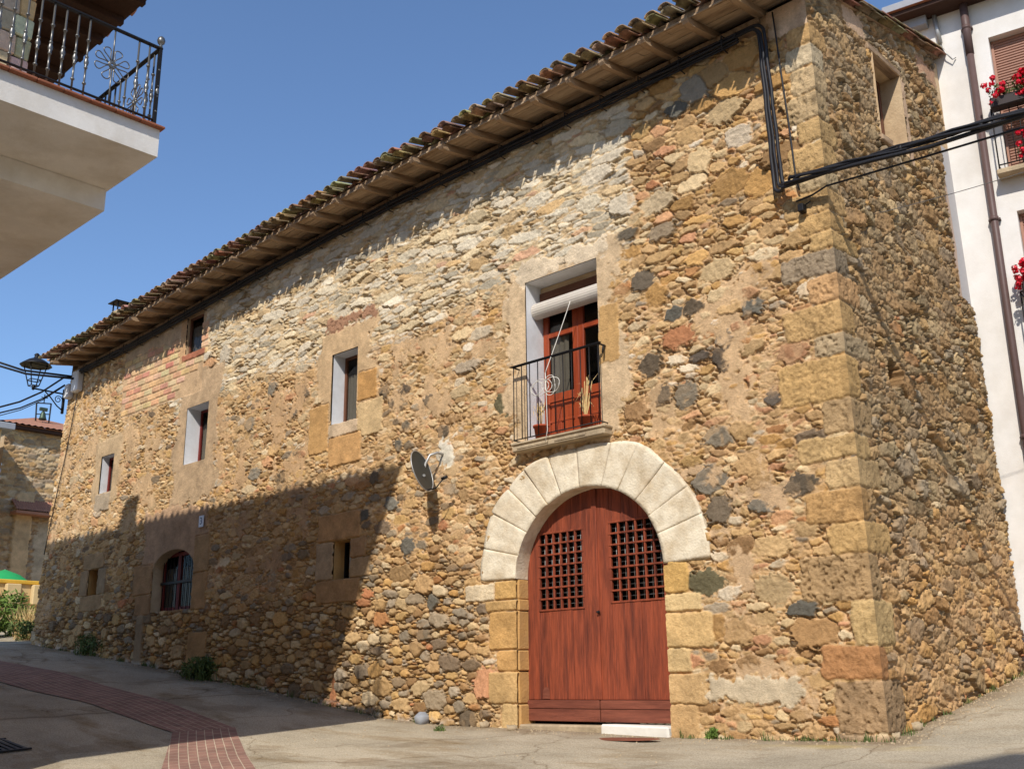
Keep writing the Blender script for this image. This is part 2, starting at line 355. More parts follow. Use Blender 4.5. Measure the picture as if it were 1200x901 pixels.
def strip(name, left, right, off, mat_, n=90):
    """a paved band between two polylines, draped on the ground"""
    def res(P):
        P = np.array(P, float); d = np.r_[0, np.cumsum(np.hypot(*np.diff(P, axis=0).T))]; t = np.linspace(0, d[-1], n)
        return np.stack([np.interp(t, d, P[:, 0]), np.interp(t, d, P[:, 1])], 1), t
    A, ta = res(left); B, tb = res(right); k = 9; vs = []; uv = []
    for i in range(n):
        for j in range(k):
            f = j / (k - 1); p = A[i] * (1 - f) + B[i] * f
            vs.append((p[0], p[1], gnd(p[0], p[1]) + off)); uv.append((ta[i], f * np.hypot(*(A[i] - B[i]))))
    fs = [(i * k + j, i * k + j + 1, (i + 1) * k + j + 1, (i + 1) * k + j) for i in range(n - 1) for j in range(k - 1)]
    me = bpy.data.meshes.new(name); me.from_pydata(vs, [], fs); me.polygons.foreach_set('use_smooth', [True] * len(fs))
    ul = me.uv_layers.new(name='UVMap')
    for l in me.loops: ul.data[l.index].uv = uv[l.vertex_index]
    return tag(link(name, me, mat_), kind='structure')
strip('brick_paving_along_street', [(-24, -2.25), (-17.2, -1.98), (-13.9, -1.8), (-10.3, -1.98), (-8.33, -2.2)],
      [(-24, -3.5), (-17.2, -3.25), (-13.9, -3.12), (-11.4, -2.95), (-8.47, -3.02)], .012, M['paving'])
strip('brick_paving_across_street', [(-8.30, -2.18), (-5.3, -3.78), (-1.5, -5.8)], [(-8.45, -3.04), (-6.4, -4.28), (-2.6, -6.6)], .016, M['paving'])

# ------------------------------------------------------------------ masonry
CR = srgb
def sag(x): return np.interp(x, [-21, -17, -12, -8, 0], [-.52, -.43, -.15, -.02, 0])   # the old roof line drops to the left
def sag_mesh(me):
    n = len(me.vertices); c = np.zeros(n * 3, np.float32); me.vertices.foreach_get('co', c); c = c.reshape(-1, 3)
    c[:, 2] += sag(c[:, 0]); me.vertices.foreach_set('co', c.ravel()); me.update()
PAL0 = {
 'cream': [CR(222, 200, 160), CR(214, 190, 148), CR(226, 208, 174)], 'white': [CR(226, 216, 196), CR(220, 208, 184), CR(212, 200, 180)],
 'beige': [CR(205, 174, 128), CR(198, 164, 116), CR(190, 156, 112)], 'ochre': [CR(202, 160, 100), CR(192, 148, 88), CR(206, 170, 112)],
 'orange': [CR(190, 134, 86), CR(180, 122, 78), CR(182, 114, 80)], 'grey': [CR(158, 146, 126), CR(144, 136, 122), CR(168, 158, 140)],
 'dark': [CR(116, 106, 92), CR(102, 94, 86), CR(126, 112, 94)], 'blue': [CR(120, 118, 108), CR(110, 110, 102), CR(128, 126, 116)],
 'pink': [CR(206, 156, 118), CR(196, 140, 108)], 'brown': [CR(150, 116, 80), CR(136, 104, 72), CR(160, 124, 84)],
 'lichen': [CR(150, 138, 112), CR(134, 124, 104), CR(168, 154, 124)], 'green': [CR(132, 126, 96), CR(122, 120, 96)]}

PAL = {k: [(c[0] * .90, c[1] * .865, c[2] * .82) if k not in ('dark', 'blue', 'grey', 'green') else tuple(x * .85 for x in c) for c in v] for k, v in PAL0.items()}
class Stones:
    def __init__(s): s.L = []; s.h = {}
    def ok(s, x, z, a, b, ov):
        i, j = int(math.floor(x / .4)), int(math.floor(z / .4))
        for ii in (i - 1, i, i + 1):
            for jj in (j - 1, j, j + 1):
                for (x2, z2, a2, b2) in s.h.get((ii, jj), ()):
                    if ((x - x2) / (a + a2)) ** 2 + ((z - z2) / (b + b2)) ** 2 < ov: return False
        return True
    def put(s, x, z, a, b, col, hgt, rot=0, p=3.0, pri=0):
        s.h.setdefault((int(math.floor(x / .4)), int(math.floor(z / .4))), []).append((x, z, a, b))
        s.L.append((x, z, a, b, rot, p, hgt, col, pri))
def pick(pal):
    t = rnd.random() * sum(pal.values())
    for k, w in pal.items():
        t -= w
        if t <= 0: break
    c = rnd.choice(PAL[k]); f = rnd.uniform(.66, 1.16); return tuple(x * f for x in c)
def throw(st, zone, box, passes, skip=None, tone=None, rounds=.35):
    x0, x1, z0, z1 = box
    for sc, n in passes:
        for _ in range(n):
            x = rnd.uniform(x0, x1); z = rnd.uniform(z0, z1)
            if skip and skip(x, z): continue
            (a0, asp, hg, pal, rot) = zone(x, z)
            a = a0 * sc * rnd.uniform(.8, 1.2); b = a * asp * rnd.uniform(.65, 1.25)
            if not st.ok(x, z, a, b, .78): continue
            cq = pick(pal); tq = tone(x, z) if tone else (0, 0, 0, 0); st.put(x, z, a, b, tuple(v * (1 - tq[3]) + w_ * tq[3] for v, w_ in zip(cq, tq)), hg * rnd.uniform(.45, 1.25) * (1 + .2 * (sc - 1)), rnd.gauss(0, rot), rnd.uniform(2.3, 4.0) if rnd.random() < (rounds(x, z) if callable(rounds) else rounds) else -1)

def stamp(U, V, xs, zs, st, mortar_w=.012):
    """label every grid point with the stone it lies on: (id, edge distance)"""
    nz, nx = U.shape
    F1 = np.full((nz, nx), 9., np.float32); F2 = np.full((nz, nx), 9., np.float32)
    ID = np.full((nz, nx), -1, np.int32); SC = np.full((nz, nx), .05, np.float32)
    for k, (x, z, a, b, rot, p, h, col, pri) in enumerate(st.L):
        ex = max(a, b) * 1.75 + .04; ez = (b + abs(rot) * a) * 1.75 + .04
        i0, i1 = np.searchsorted(xs, (x - ex, x + ex)); j0, j1 = np.searchsorted(zs, (z - ez, z + ez))
        if i0 >= i1 or j0 >= j1: continue
        u = U[j0:j1, i0:i1] - x; v = V[j0:j1, i0:i1] - z
        c, s_ = math.cos(rot), math.sin(rot); uu = (u * c + v * s_) / a; vv = (-u * s_ + v * c) / b
        if p < 0:                                         # angular stone: a random convex polygon
            K = rnd.randint(5, 7); a0 = rnd.uniform(0, 6.28); m = np.full(u.shape, -9., np.float32)
            for q in range(K):
                t = a0 + 2 * math.pi * (q + rnd.uniform(-.3, .3)) / K; m = np.maximum(m, (math.cos(t) * uu + math.sin(t) * vv) / rnd.uniform(.78, 1.08))
        else: m = (np.abs(uu) ** p + np.abs(vv) ** p) ** (1 / p)
        if pri: m = np.where(m < 1, m * .25, m)
        f1 = F1[j0:j1, i0:i1]; f2 = F2[j0:j1, i0:i1]; w = m < f1
        f2[:] = np.where(w, f1, np.minimum(f2, m)); f1[:] = np.where(w, m, f1)
        ID[j0:j1, i0:i1][w] = k; SC[j0:j1, i0:i1][w] = min(a, b) * (.25 if 0 else 1)
    e = np.minimum((F2 - F1) * .5, 1.28 - F1) * SC
    return ID, e

def masonry(U, V, xs, zs, st, mortar_col, recess, prof, mot=.18, warp=.022, seed=1):
    wu = U + fbm(U, V, .11, 3, seed) * warp + fbm(U, V, .035, 2, seed + 40) * warp * .16
    wv = V + fbm(U, V, .11, 3, seed + 20) * warp * .8 + fbm(U, V, .035, 2, seed + 60) * warp * .16
    ID, e = stamp(wu, wv, xs, zs, st)
    L = st.L; C = np.array([s[7] for s in L] + [(0, 0, 0)]); H = np.array([s[6] for s in L] + [0.])
    TX = np.array([rnd.uniform(-1, 1) for _ in L] + [0.]); TZ = np.array([rnd.uniform(-1, 1) for _ in L] + [0.])
    CX = np.array([s[0] for s in L] + [0.]); CZ = np.array([s[1] for s in L] + [0.])
    t = sstep(.0, .009, e) * (ID >= 0)
    dome = np.clip(e / prof, 0, 1) ** .6
    n1 = fbm(U, V, .06, 4, seed + 7); n2 = fbm(U, V, .25, 3, seed + 9); n3 = fbm(U, V, .022, 2, seed + 13); rg = 1 - 2 * np.abs(fbm(U, V, .075, 3, seed + 17))
    hs = H[ID] * (.58 + .42 * dome) + (TX[ID] * (U - CX[ID]) + TZ[ID] * (V - CZ[ID])) * .16 + n1 * .008 + n3 * .004 + (rg - .5) * .007
    hm = -recess + n1 * .010 + n2 * .008 + n3 * .004
    hm = hm - .034 * sstep(-.12, .30, fbm(U, V, .30, 4, seed + 23))
    h = hm * (1 - t) + np.maximum(hs, hm) * t
    g = 1 + mot * n1 + mot * .6 * n2
    cs = C[ID] * g[..., None]
    mm = np.array(mortar_col) if not isinstance(mortar_col, np.ndarray) else mortar_col
    cm = mm * (1 + .22 * n1 + .18 * n2)[..., None]
    col = cm * (1 - t[..., None]) + cs * t[..., None]
    return h, col, ID, e, (n1, n2, n3)

def block(U, V, h, col, x0, x1, z0, z1, c, hgt, N, rough=.004, edge=.014, wob=.012, seed=0, pits=0., joint=None, patchy=0., thr=.12):
    """one dressed block (or plaster patch) laid into the wall"""
    ua, va = U[0], V[:, 0]
    i0, i1 = np.searchsorted(ua, (x0 - .16, x1 + .16)); j0, j1 = np.searchsorted(va, (z0 - .16, z1 + .16))
    if i1 - i0 < 2 or j1 - j0 < 2: return
    sl = np.s_[j0:j1, i0:i1]; U = U[sl]; V = V[sl]; H_ = h[sl]; K_ = col[sl]
    n1, n2, n3 = (q[sl] for q in N); g_ = sum(c) / 3; c = [v * .84 + g_ * .14 for v in c]
    n4 = fbm(U, V, .16, 4, seed + 33)
    du = np.minimum(U - x0, x1 - U) + n1 * wob + n2 * wob * .8; dv = np.minimum(V - z0, z1 - V) + n1 * wob * .8 - n2 * wob * .7
    cr = np.hypot(np.maximum(edge * 2.2 - du, 0), np.maximum(edge * 2.2 - dv, 0)); e = np.where((du < edge * 2.2) & (dv < edge * 2.2), edge * 2.2 - cr, np.minimum(du, dv))
    m = sstep(0, .010, e); j = sstep(-.022, 0, e)
    hh = hgt * np.clip(.45 + .55 * np.clip(e / edge, 0, 1) ** .5, 0, 1) + n1 * rough + n3 * rough * .6
    if patchy:                                            # mortar feathered over the stones, worn through in places
        pn = fbm(U, V, .38, 4, 120 + seed) * .8 + n1 * .35; m = sstep(-.08, .10, pn + np.clip(e, -.1, .35) / patchy - thr) * (e > -.1)
        if thr > .2: m = m * (1 - .85 * sstep(hgt + .004, hgt + .012, H_))
    if pits:
        q = fbm(U, V, .045, 3, seed + 70); hh = hh - pits * sstep(.12, .5, q)
    if joint is not None:
        H_[:] = H_ * (1 - j) + (joint + n1 * .006) * j
    H_[:] = H_ * (1 - m) + hh * m
    cc = np.array(c) * (1 + .16 * n2 + .14 * n1 + .26 * n4)[..., None]
    if pits: cc = cc * (1 - .30 * sstep(.1, .5, q))[..., None]
    K_[:] = K_ * (1 - m[..., None]) + cc * m[..., None]

house = thing('stone_house', 'long old rubble stone house with arched red door under a tiled eave', 'house', (0, 0, 0))

XL = -20.7; ZT = 8.50; ZB = -.45
def px_rect(x0, y0, x1, y1):
    xm, ym = (x0 + x1) / 2, (y0 + y1) / 2
    return fac(x0, ym)[0], fac(x1, ym)[0], fac(xm, y1)[1], fac(xm, y0)[1]
# openings in the front wall: x0, x1, z0, z1
OPEN = dict(balcony=(-4.79, -3.46, 3.66, 6.07), small=(-9.35, -8.64, 4.75, 6.0), tall=(-14.25, -13.41, 4.79, 5.97), far=(-17.90, -17.29, 4.67, 5.52),
            attic=(-14.50, -13.86, 7.15, 7.97), slot=(-9.14, -8.68, 2.15, 2.77), slit=(-18.0, -17.52, 2.44, 3.0), arched=(-15.13, -13.55, 1.94, 3.12))
DX0, DX1, DSP, DRISE = -5.02, -2.58, 1.87, 1.09; DC = (DX0 + DX1) / 2; DA = (DX1 - DX0) / 2

# quoin courses: z0, z1, length on the front, length on the side, colour, pits
QU = [(-.45, -.02, .55, .5, CR(150, 128, 100), .012), (-.02, .50, .52, .42, CR(160, 128, 90), .022), (.50, .84, .64, .16, CR(184, 116, 52), 0), (.84, 1.30, .26, .40, CR(212, 176, 108), .006), (1.30, 1.78, .80, .2, CR(178, 142, 92), .026),
      (1.78, 2.11, .43, .55, CR(208, 164, 90), .004), (2.11, 2.47, .67, .16, CR(196, 146, 74), .004), (2.47, 2.79, .38, .5, CR(208, 172, 112), .004), (2.79, 3.06, .70, .3, CR(202, 164, 98), .004),
      (3.06, 3.45, .35, .45, CR(176, 144, 96), .014), (3.45, 3.94, .88, .25, CR(202, 158, 84), .006), (3.94, 4.20, .38, .6, CR(172, 152, 116), .022), (4.20, 4.57, .76, .3, CR(204, 160, 90), .004),
      (4.57, 4.90, .38, .5, CR(206, 154, 94), .012), (4.90, 5.20, .73, .3, CR(132, 122, 104), .014), (5.20, 5.42, .30, .6, CR(206, 164, 92), .0), (5.42, 5.66, .42, .3, CR(200, 156, 84), .004),
      (5.66, 5.95, .62, .4, CR(200, 158, 92), .01), (5.95, 6.2, .38, .3, CR(194, 170, 124), .008), (6.2, 6.55, .5, .32, CR(202, 160, 90), .006), (6.55, 6.85, .32, .4, CR(198, 158, 90), .0), (6.85, 7.2, .46, .25, CR(188, 160, 112), .02), (7.2, 7.55, .34, .3, CR(206, 176, 126), .0),
      (7.55, 7.85, .42, .3, CR(206, 188, 150), .0), (7.85, 8.12, .36, .4, CR(200, 154, 84), .0)]

def front_zone(x, z):
    # half length, height/length, relief, palette, rotation spread
    if z > 5.95 + .25 * math.sin(x * .9) and -14.9 < x < -2.88:
        return .135, .27, .014, {'white': 8.5, 'cream': 4.0, 'beige': 1.2, 'ochre': .5, 'grey': .7, 'orange': .12, 'pink': .3}, .08
    if x > -2.88 and z > 5.3:
        return .112, .44, .024, {'ochre': 2.8, 'beige': 4.4, 'cream': 2.4, 'brown': .7, 'orange': .5, 'white': .6, 'pink': .8, 'dark': .08, 'grey': .4}, .20
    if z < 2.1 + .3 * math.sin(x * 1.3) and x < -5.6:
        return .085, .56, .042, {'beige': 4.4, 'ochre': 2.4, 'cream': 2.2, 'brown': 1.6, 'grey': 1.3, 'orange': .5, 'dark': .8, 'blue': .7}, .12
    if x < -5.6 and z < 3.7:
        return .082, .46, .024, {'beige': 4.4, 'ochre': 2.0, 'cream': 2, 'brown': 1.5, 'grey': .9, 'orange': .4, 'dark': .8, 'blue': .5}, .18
    if x < -4.9:
        return .078, .40, .018, {'beige': 5, 'cream': 3.4, 'ochre': 1.4, 'white': .9, 'grey': .6, 'brown': .6, 'pink': .8, 'dark': .3, 'blue': .1}, .22
    return .084, .42, .021, {'beige': 5, 'ochre': 2.2, 'cream': 2.4, 'pink': .8, 'orange': .4, 'brown': .7, 'grey': .5, 'dark': .16, 'white': .5}, .20
def front_tone(x, z):                                     # the mean colour stones of a stretch of wall share
    if z > 5.95 and -14.9 < x < -2.88: return (*CR(222, 204, 170), .28)
    return (*CR(194, 156, 108), .24)

def build_front():
    br = sorted({v for k, o in OPEN.items() for v in o[:2]} | {XL, 0., DX0, DX1})
    bz = sorted({v for k, o in OPEN.items() for v in o[2:]} | {ZB, ZT})
    def ax(b, step):
        out = [b[0]]
        for p, q in zip(b[:-1], b[1:]):
            n = max(1, int(math.ceil((q - p) / step((p + q) / 2)))); out += list(np.linspace(p, q, n + 1)[1:])
        return np.array(out)
    dense = lambda x: np.interp(x, [-21, -14, -8, 0], [.021, .016, .0115, .0105])
    b2 = sorted(set(br) | set(np.arange(-20, 0, 1.0)))
    xs = ax(b2, dense); zs = ax(bz, lambda z: .0118)
    U, V = np.meshgrid(xs, zs)
    st = Stones()
    # stones that stand out in the photograph, each at its place on the wall
    big = [((754, 330), .17, .15, 'dark', .05), ((735, 275), .2, .10, 'dark', .15), ((850, 418), .19, .17, 'dark', .1), ((762, 428), .2, .14, 'dark', .25), ((842, 512), .22, .13, 'grey', .1),
           ((828, 682), .27, .15, 'green', 0), ((843, 598), .17, .17, 'dark', 0), ((590, 473), .16, .16, 'green', .1), ((812, 360), .17, .11, 'dark', -.1), ((790, 368), .17, .09, 'blue', .3),
           ((882, 360), .16, .11, 'blue', .1), ((895, 592), .22, .08, 'blue', .05), ((940, 568), .22, .13, 'dark', .1), ((942, 714), .2, .09, 'blue', .05), ((957, 740), .30, .16, 'brown', -.05),
           ((775, 463), .16, .13, 'dark', .1), ((820, 418), .18, .07, 'dark', .2), ((795, 128), .16, .13, 'blue', .2), ((905, 467), .09, .09, 'dark', 0), ((832, 562), .24, .17, 'grey', .1), ((806, 462), .18, .16, 'grey', 0),
           ((770, 345), .19, .17, 'ochre', 0), ((795, 395), .24, .14, 'orange', .1), ((730, 338), .13, .10, 'orange', 0), ((848, 395), .11, .15, 'grey', .3), ((930, 412), .2, .14, 'pink', .1), ((745, 482), .2, .13, 'brown', .05),
           ((880, 545), .22, .15, 'beige', 0), ((868, 505), .2, .12, 'beige', 0), ((762, 580), .14, .12, 'dark', 0), ((870, 640), .18, .11, 'brown', 0), ((905, 640), .3, .13, 'beige', 0), ((865, 740), .25, .14, 'beige', 0),
           ((832, 735), .35, .16, 'ochre', 0), ((905, 690), .26, .18, 'cream', .1), ((555, 690), .2, .17, 'beige', 0), ((480, 640), .16, .12, 'blue', .1), ((500, 605), .0, 0, 'x', 0),
           ((570, 800), .24, .22, 'pink', 0), ((548, 842), .2, .12, 'dark', 0), ((520, 615), .1, .1, 'orange', 0), ((447, 725), .18, .12, 'orange', .05), ((470, 672), .3, .13, 'beige', 0), ((508, 705), .13, .12, 'blue', 0),
           ((460, 590), .16, .11, 'blue', 0), ((427, 605), .16, .11, 'blue', 0), ((440, 560), .12, .10, 'dark', 0), ((545, 580), .1, .1, 'beige', 0), ((357, 462), .16, .14, 'dark', 0), ((320, 455), .18, .13, 'grey', 0), ((345, 484), .13, .10, 'dark', 0),
           ((450, 460), .13, .13, 'dark', 0), ((475, 458), .16, .09, 'dark', .2), ((460, 474), .08, .10, 'dark', .5), ((505, 470), .12, .12, 'dark', 0), ((294, 497), .18, .15, 'grey', 0), ((225, 497), .0, 0, 'x', 0),
           ((478, 498), .1, .1, 'grey', 0), ((520, 505), .12, .1, 'dark', 0), ((468, 522), .09, .1, 'blue', 0), ((330, 560), .2, .13, 'dark', 0), ((300, 555), .2, .13, 'grey', 0), ((100, 570), .0, 0, 'x', 0),
           ((391, 815), .055, .33, 'orange', 0), ((540, 460), .25, .1, 'cream', .1), ((548, 430), .3, .1, 'white', .1), ((600, 355), .2, .09, 'white', .1), ((565, 390), .25, .1, 'white', .08), ((430, 460), .0, 0, 'x', 0),
           ((265, 415), .24, .2, 'white', 0), ((245, 428), .3, .17, 'orange', 0), ((850, 130), .3, .17, 'cream', 0), ((820, 190), .2, .2, 'cream', 0), ((865, 160), .2, .16, 'white', 0), ((860, 100), .3, .2, 'ochre', 0), ((815, 105), .25, .2, 'grey', 0),
           ((868, 70), .3, .2, 'ochre', .1), ((835, 88), .25, .18, 'beige', 0), ((858, 215), .3, .17, 'ochre', .05), ((845, 345), .2, .1, 'cream', .1), ((800, 240), .2, .1, 'ochre', .05), ((890, 215), .22, .2, 'ochre', 0), ((700, 205), .3, .14, 'white', 0), ((725, 150), .26, .12, 'white', 0), ((690, 240), .24, .14, 'white', 0),
           ((640, 300), .0, 0, 'x', 0), ((560, 255), .26, .09, 'cream', 0), ((730, 240), .22, .17, 'white', 0), ((715, 185), .34, .08, 'white', 0), ((600, 270), .22, .08, 'ochre', 0), ((560, 310), .16, .1, 'ochre', 0)]
    for (p, a, b, c, r) in big:
        if c == 'x': continue
        x, z = fac(*p); tq = front_tone(x, z); st.put(x, z, a * .95, b * .95, tuple(v * .72 + w_ * (.22 if c not in ('dark', 'blue', 'green', 'grey') else .06) for v, w_ in zip(pick({c: 1}), tq[:3])), rnd.uniform(.018, .032), r, rnd.choice([-1, -1, 2.6]))
    boxes = [(DX0 - .8, DX1 + .75, 1.85, 3.3)]
    def skip(x, z):
        for o in OPEN.values():
            if o[0] + .02 < x < o[1] - .02 and o[2] + .02 < z < o[3] - .02: return True
        if DX0 + .05 < x < DX1 - .05 and z < 2.7: return True
        return False
    throw(st, front_zone, (XL - .1, .1, ZB - .1, ZT + .1), [(2.3, 350), (1.8, 1500), (1.35, 7000), (1.0, 24000), (.7, 50000), (.5, 80000), (.34, 90000), (.24, 70000)], skip, front_tone, lambda x, z: .5 if (z < 2.2 and x < -5.6) else .14)
    nzb = fbm(U, V, 1.2, 3, 77)
    mc = np.array(CR(188, 154, 112))[None, None] * np.ones(U.shape + (1,))
    pinkish = sstep(-.3, .5, nzb)[..., None]
    mc = mc * (1 - pinkish * .5) + np.array(CR(204, 166, 126)) * pinkish * .5
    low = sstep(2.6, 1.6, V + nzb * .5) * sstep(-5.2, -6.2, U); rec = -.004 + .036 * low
    upr = sstep(-2.8, -2.7, U) * sstep(5.0, 5.6, V); rec = rec + .012 * upr
    upw = (sstep(5.8, 6.3, V + nzb * .2) * (U < -2.88) * (U > -14.9))[..., None]; mc = mc * (1 - upw) + np.array(CR(196, 168, 128)) * upw
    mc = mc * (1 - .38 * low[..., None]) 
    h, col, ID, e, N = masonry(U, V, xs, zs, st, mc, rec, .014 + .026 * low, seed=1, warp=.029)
    n1, n2, n3 = N
    # mortar smeared over the stones where the wall was repointed
    sm = sstep(.08, .5, fbm(U, V, .55, 4, 31) + .22 * sstep(-4.9, -6.5, U) - .25 * low - .5 * sstep(5.9, 6.3, V) * (U < -2.9) - .25 * upr)
    sm = sm * sstep(.02, .30, fbm(U, V, .12, 3, 35) + .25)
    hm = .012 + n1 * .007 + n2 * .006
    h[:] = np.where(sm > 0, h * (1 - .55 * sm) + np.minimum(h, hm) * .55 * sm, h)
    col[:] = col * (1 - .5 * sm[..., None]) + (mc * (1 + .2 * n1 + .2 * n2)[..., None]) * .5 * sm[..., None]
    B = lambda *a, **k: block(U, V, h, col, *a, N=N, **k)
    B(-13.4, -9.8, 3.9, 5.9, CR(194, 154, 106), .015, edge=.05, patchy=1.2, thr=.40, seed=5); B(-8.0, -5.4, 4.0, 6.0, CR(200, 162, 114), .015, edge=.05, patchy=1.2, thr=.40, seed=6); B(-20.6, -15.2, 3.4, 7.2, CR(198, 160, 112), .015, edge=.05, patchy=1.2, thr=.40, seed=7); B(-3.0, -.9, 3.2, 5.4, CR(200, 162, 114), .015, edge=.05, patchy=1.2, thr=.40, seed=8); B(-2.2, -.8, .2, 3.3, CR(194, 158, 114), .015, edge=.05, patchy=1.2, thr=.40, seed=9); B(-12.8, -9.6, 2.2, 3.9, CR(178, 138, 94), .015, edge=.05, patchy=1.2, thr=.40, seed=10)
    PLA = CR(206, 178, 138); PLG = CR(176, 152, 120)
    # plaster round the windows
    B(-5.16, -3.02, 3.5, 6.42, CR(206, 174, 130), .018, edge=.05, patchy=.45); B(-5.0, -3.25, 6.05, 6.4, CR(216, 192, 156), .022, edge=.05, patchy=.2); B(-3.46, -3.12, 4.55, 5.35, CR(192, 148, 84), .026, wob=.03)
    B(-9.78, -8.15, 4.75, 6.5, CR(202, 166, 118), .020, edge=.05, patchy=.42); B(-9.62, -8.2, 6.42, 6.72, CR(168, 122, 88), .024, edge=.03, pits=.012, patchy=.2)
    B(-9.95, -9.40, 4.30, 5.15, CR(196, 148, 82), .03, wob=.03, joint=.0); B(-8.62, -8.12, 5.02, 5.52, CR(194, 142, 72), .03, wob=.02, joint=.0); B(-8.62, -7.95, 4.42, 5.0, CR(206, 172, 118), .026, wob=.04, joint=.0)
    B(-9.36, -8.5, 4.02, 4.52, CR(198, 148, 84), .032, wob=.02, joint=.0); B(-9.38, -8.58, 4.52, 4.76, CR(206, 176, 138), .034, wob=.02)
    B(-14.7, -12.95, 3.85, 6.65, CR(184, 152, 112), .020, edge=.05, patchy=.34)
    B(-18.3, -16.95, 4.45, 5.9, CR(190, 158, 114), .02, edge=.05, patchy=.24); B(-18.05, -17.3, 4.28, 4.66, CR(172, 150, 120), .03, wob=.05)
    # brick patch by the attic window
    bc = [CR(222, 176, 122), CR(222, 182, 130), CR(206, 140, 104), CR(212, 158, 114), CR(220, 172, 118), CR(222, 186, 138)]
    B(-17.2, -13.75, 6.25, 8.3, CR(196, 160, 116), .006, wob=.03)
    zb = 6.30; r = 0
    while zb < 8.1:
        x = -17.18 + (r % 2) * -.17
        while x < -13.6:
            x1 = min(x + .34, -13.6)
            right = -13.62 if zb > 6.9 else -13.75 - (6.9 - zb) * 1.6
            if x > -17.25 and x1 < right + .1 and not (zb > 7.62) and (x - (-17.2)) < 9:
                B(x + .006, x1 - .006, zb + .006, zb + .132, [c * rnd.uniform(.85, 1.08) for c in rnd.choice(bc)], .022 + rnd.uniform(-.004, .004), wob=.007, edge=.012, joint=.004)
            x += .34
        zb += .144; r += 1
    B(-17.25, -14.45, 7.55, 8.3, CR(196, 164, 124), .018, edge=.04, patchy=.2); B(-14.72, -14.50, 7.0, 8.1, CR(206, 160, 108), .024, wob=.02); B(-14.62, -13.7, 7.02, 7.16, CR(176, 106, 72), .03, wob=.02)
    # stone surround of the small lower openings
    B(-9.55, -8.45, 2.77, 3.22, CR(178, 132, 78), .036, wob=.025, joint=.0); B(-9.55, -8.42, 1.78, 2.15, CR(174, 130, 78), .036, wob=.025, joint=.0)
    B(-9.60, -9.14, 2.15, 2.77, CR(172, 142, 104), .03, wob=.025, joint=.0); B(-8.68, -8.28, 2.45, 2.77, CR(168, 126, 80), .034, wob=.02, joint=.0); B(-8.68, -8.18, 2.15, 2.45, CR(170, 136, 92), .034, wob=.02, joint=.0)
    B(-18.3, -17.3, 3.0, 3.35, CR(168, 134, 90), .03, wob=.03, joint=.0); B(-18.3, -17.25, 2.1, 2.44, CR(172, 136, 90), .03, wob=.03, joint=.0); B(-18.4, -18.0, 2.44, 3.0, CR(166, 134, 94), .03, wob=.02, joint=.0); B(-17.52, -17.15, 2.44, 3.0, CR(160, 134, 98), .03, wob=.02, joint=.0)
    B(-15.65, -13.0, 2.6, 4.0, CR(176, 140, 104), .022, edge=.05, patchy=.3); B(-13.55, -13.02, 1.9, 2.6, CR(176, 132, 80), .03, wob=.02, joint=.0); B(-13.55, -13.0, 2.6, 3.3, CR(170, 132, 84), .03, wob=.02, joint=.0); B(-13.58, -12.9, .7, 1.5, CR(170, 126, 72), .03, wob=.03, joint=.0)
    B(-15.9, -15.13, 2.3, 2.9, CR(166, 126, 80), .03, wob=.03, joint=.0); B(-15.75, -15.13, 1.9, 2.3, CR(160, 120, 76), .03, wob=.02, joint=.0); B(-15.62, -15.3, .55, 1.9, CR(156, 128, 92), .05, wob=.02, edge=.03)
    rin = ((U - DC) / DA) ** 2 + ((V - DSP) / DRISE) ** 2; rout = ((U - DC) / 1.86) ** 2 + ((V - DSP) / 1.58) ** 2
    rg_ = sstep(1.02, .97, rout) * (V > DSP); h[:] = h * (1 - rg_) + .006 * rg_; col[:] = col * (1 - rg_[..., None]) + np.array(CR(196, 180, 150)) * (1 + .2 * n1)[..., None] * rg_[..., None]
    # door jambs
    for (x0, x1, z0, z1, c) in [(-5.99, -5.44, 1.60, 1.84, CR(214, 190, 150)), (-5.44, DX0, 1.60, 1.86, CR(202, 156, 82)), (-5.62, DX0, 1.45, 1.60, CR(190, 148, 84)), (-5.55, DX0, .94, 1.45, CR(196, 148, 78)), (-5.40, DX0, .66, .94, CR(200, 150, 80)), (-5.57, DX0, .25, .66, CR(202, 160, 96)), (-5.32, DX0, -.10, .25, CR(206, 168, 106)),
                               (DX1, -2.24, 1.51, 1.88, CR(206, 160, 80)), (DX1, -2.08, 1.29, 1.51, CR(212, 178, 118)), (DX1, -1.94, .88, 1.29, CR(206, 166, 102)), (DX1, -2.26, .60, .88, CR(208, 172, 112)), (DX1, -2.06, .25, .60, CR(200, 160, 102)), (DX1, -2.2, -.2, .25, CR(196, 154, 96))]:
        B(x0, x1 + (.03 if x1 == DX0 else 0), z0, z1, c, .034, wob=.012 if x1 == DX0 or x0 == DX1 else .02, joint=.004, edge=.02, rough=.007) if x1 == DX0 else B(x0 - .03, x1, z0, z1, c, .034, wob=.02, joint=.004, edge=.02, rough=.007)
    # plaster band at the wall top
    B(XL - .1, -.62, 8.28, 8.7, CR(186, 150, 112), .012, wob=.06, edge=.03); B(-.62, .2, 8.08, 8.7, CR(206, 172, 136), .02, wob=.05, edge=.03)
    B(-6.64, -6.30, 3.66, 4.02, CR(212, 200, 176), .022, edge=.05, patchy=.3)
    B(-2.1, -.85, .28, .55, CR(204, 182, 146), .03, wob=.09, edge=.04)
    # loose white spatter of lime along the foot of the wall
    ft = sstep(.16, .02, V - gz(U, U * 0) + n2 * .12) * sstep(-.1, .35, n2 + n1 * .5) * (U < -6.2)
    col[:] = col * (1 - .7 * ft[..., None]) + np.array(CR(196, 188, 176)) * .7 * ft[..., None]
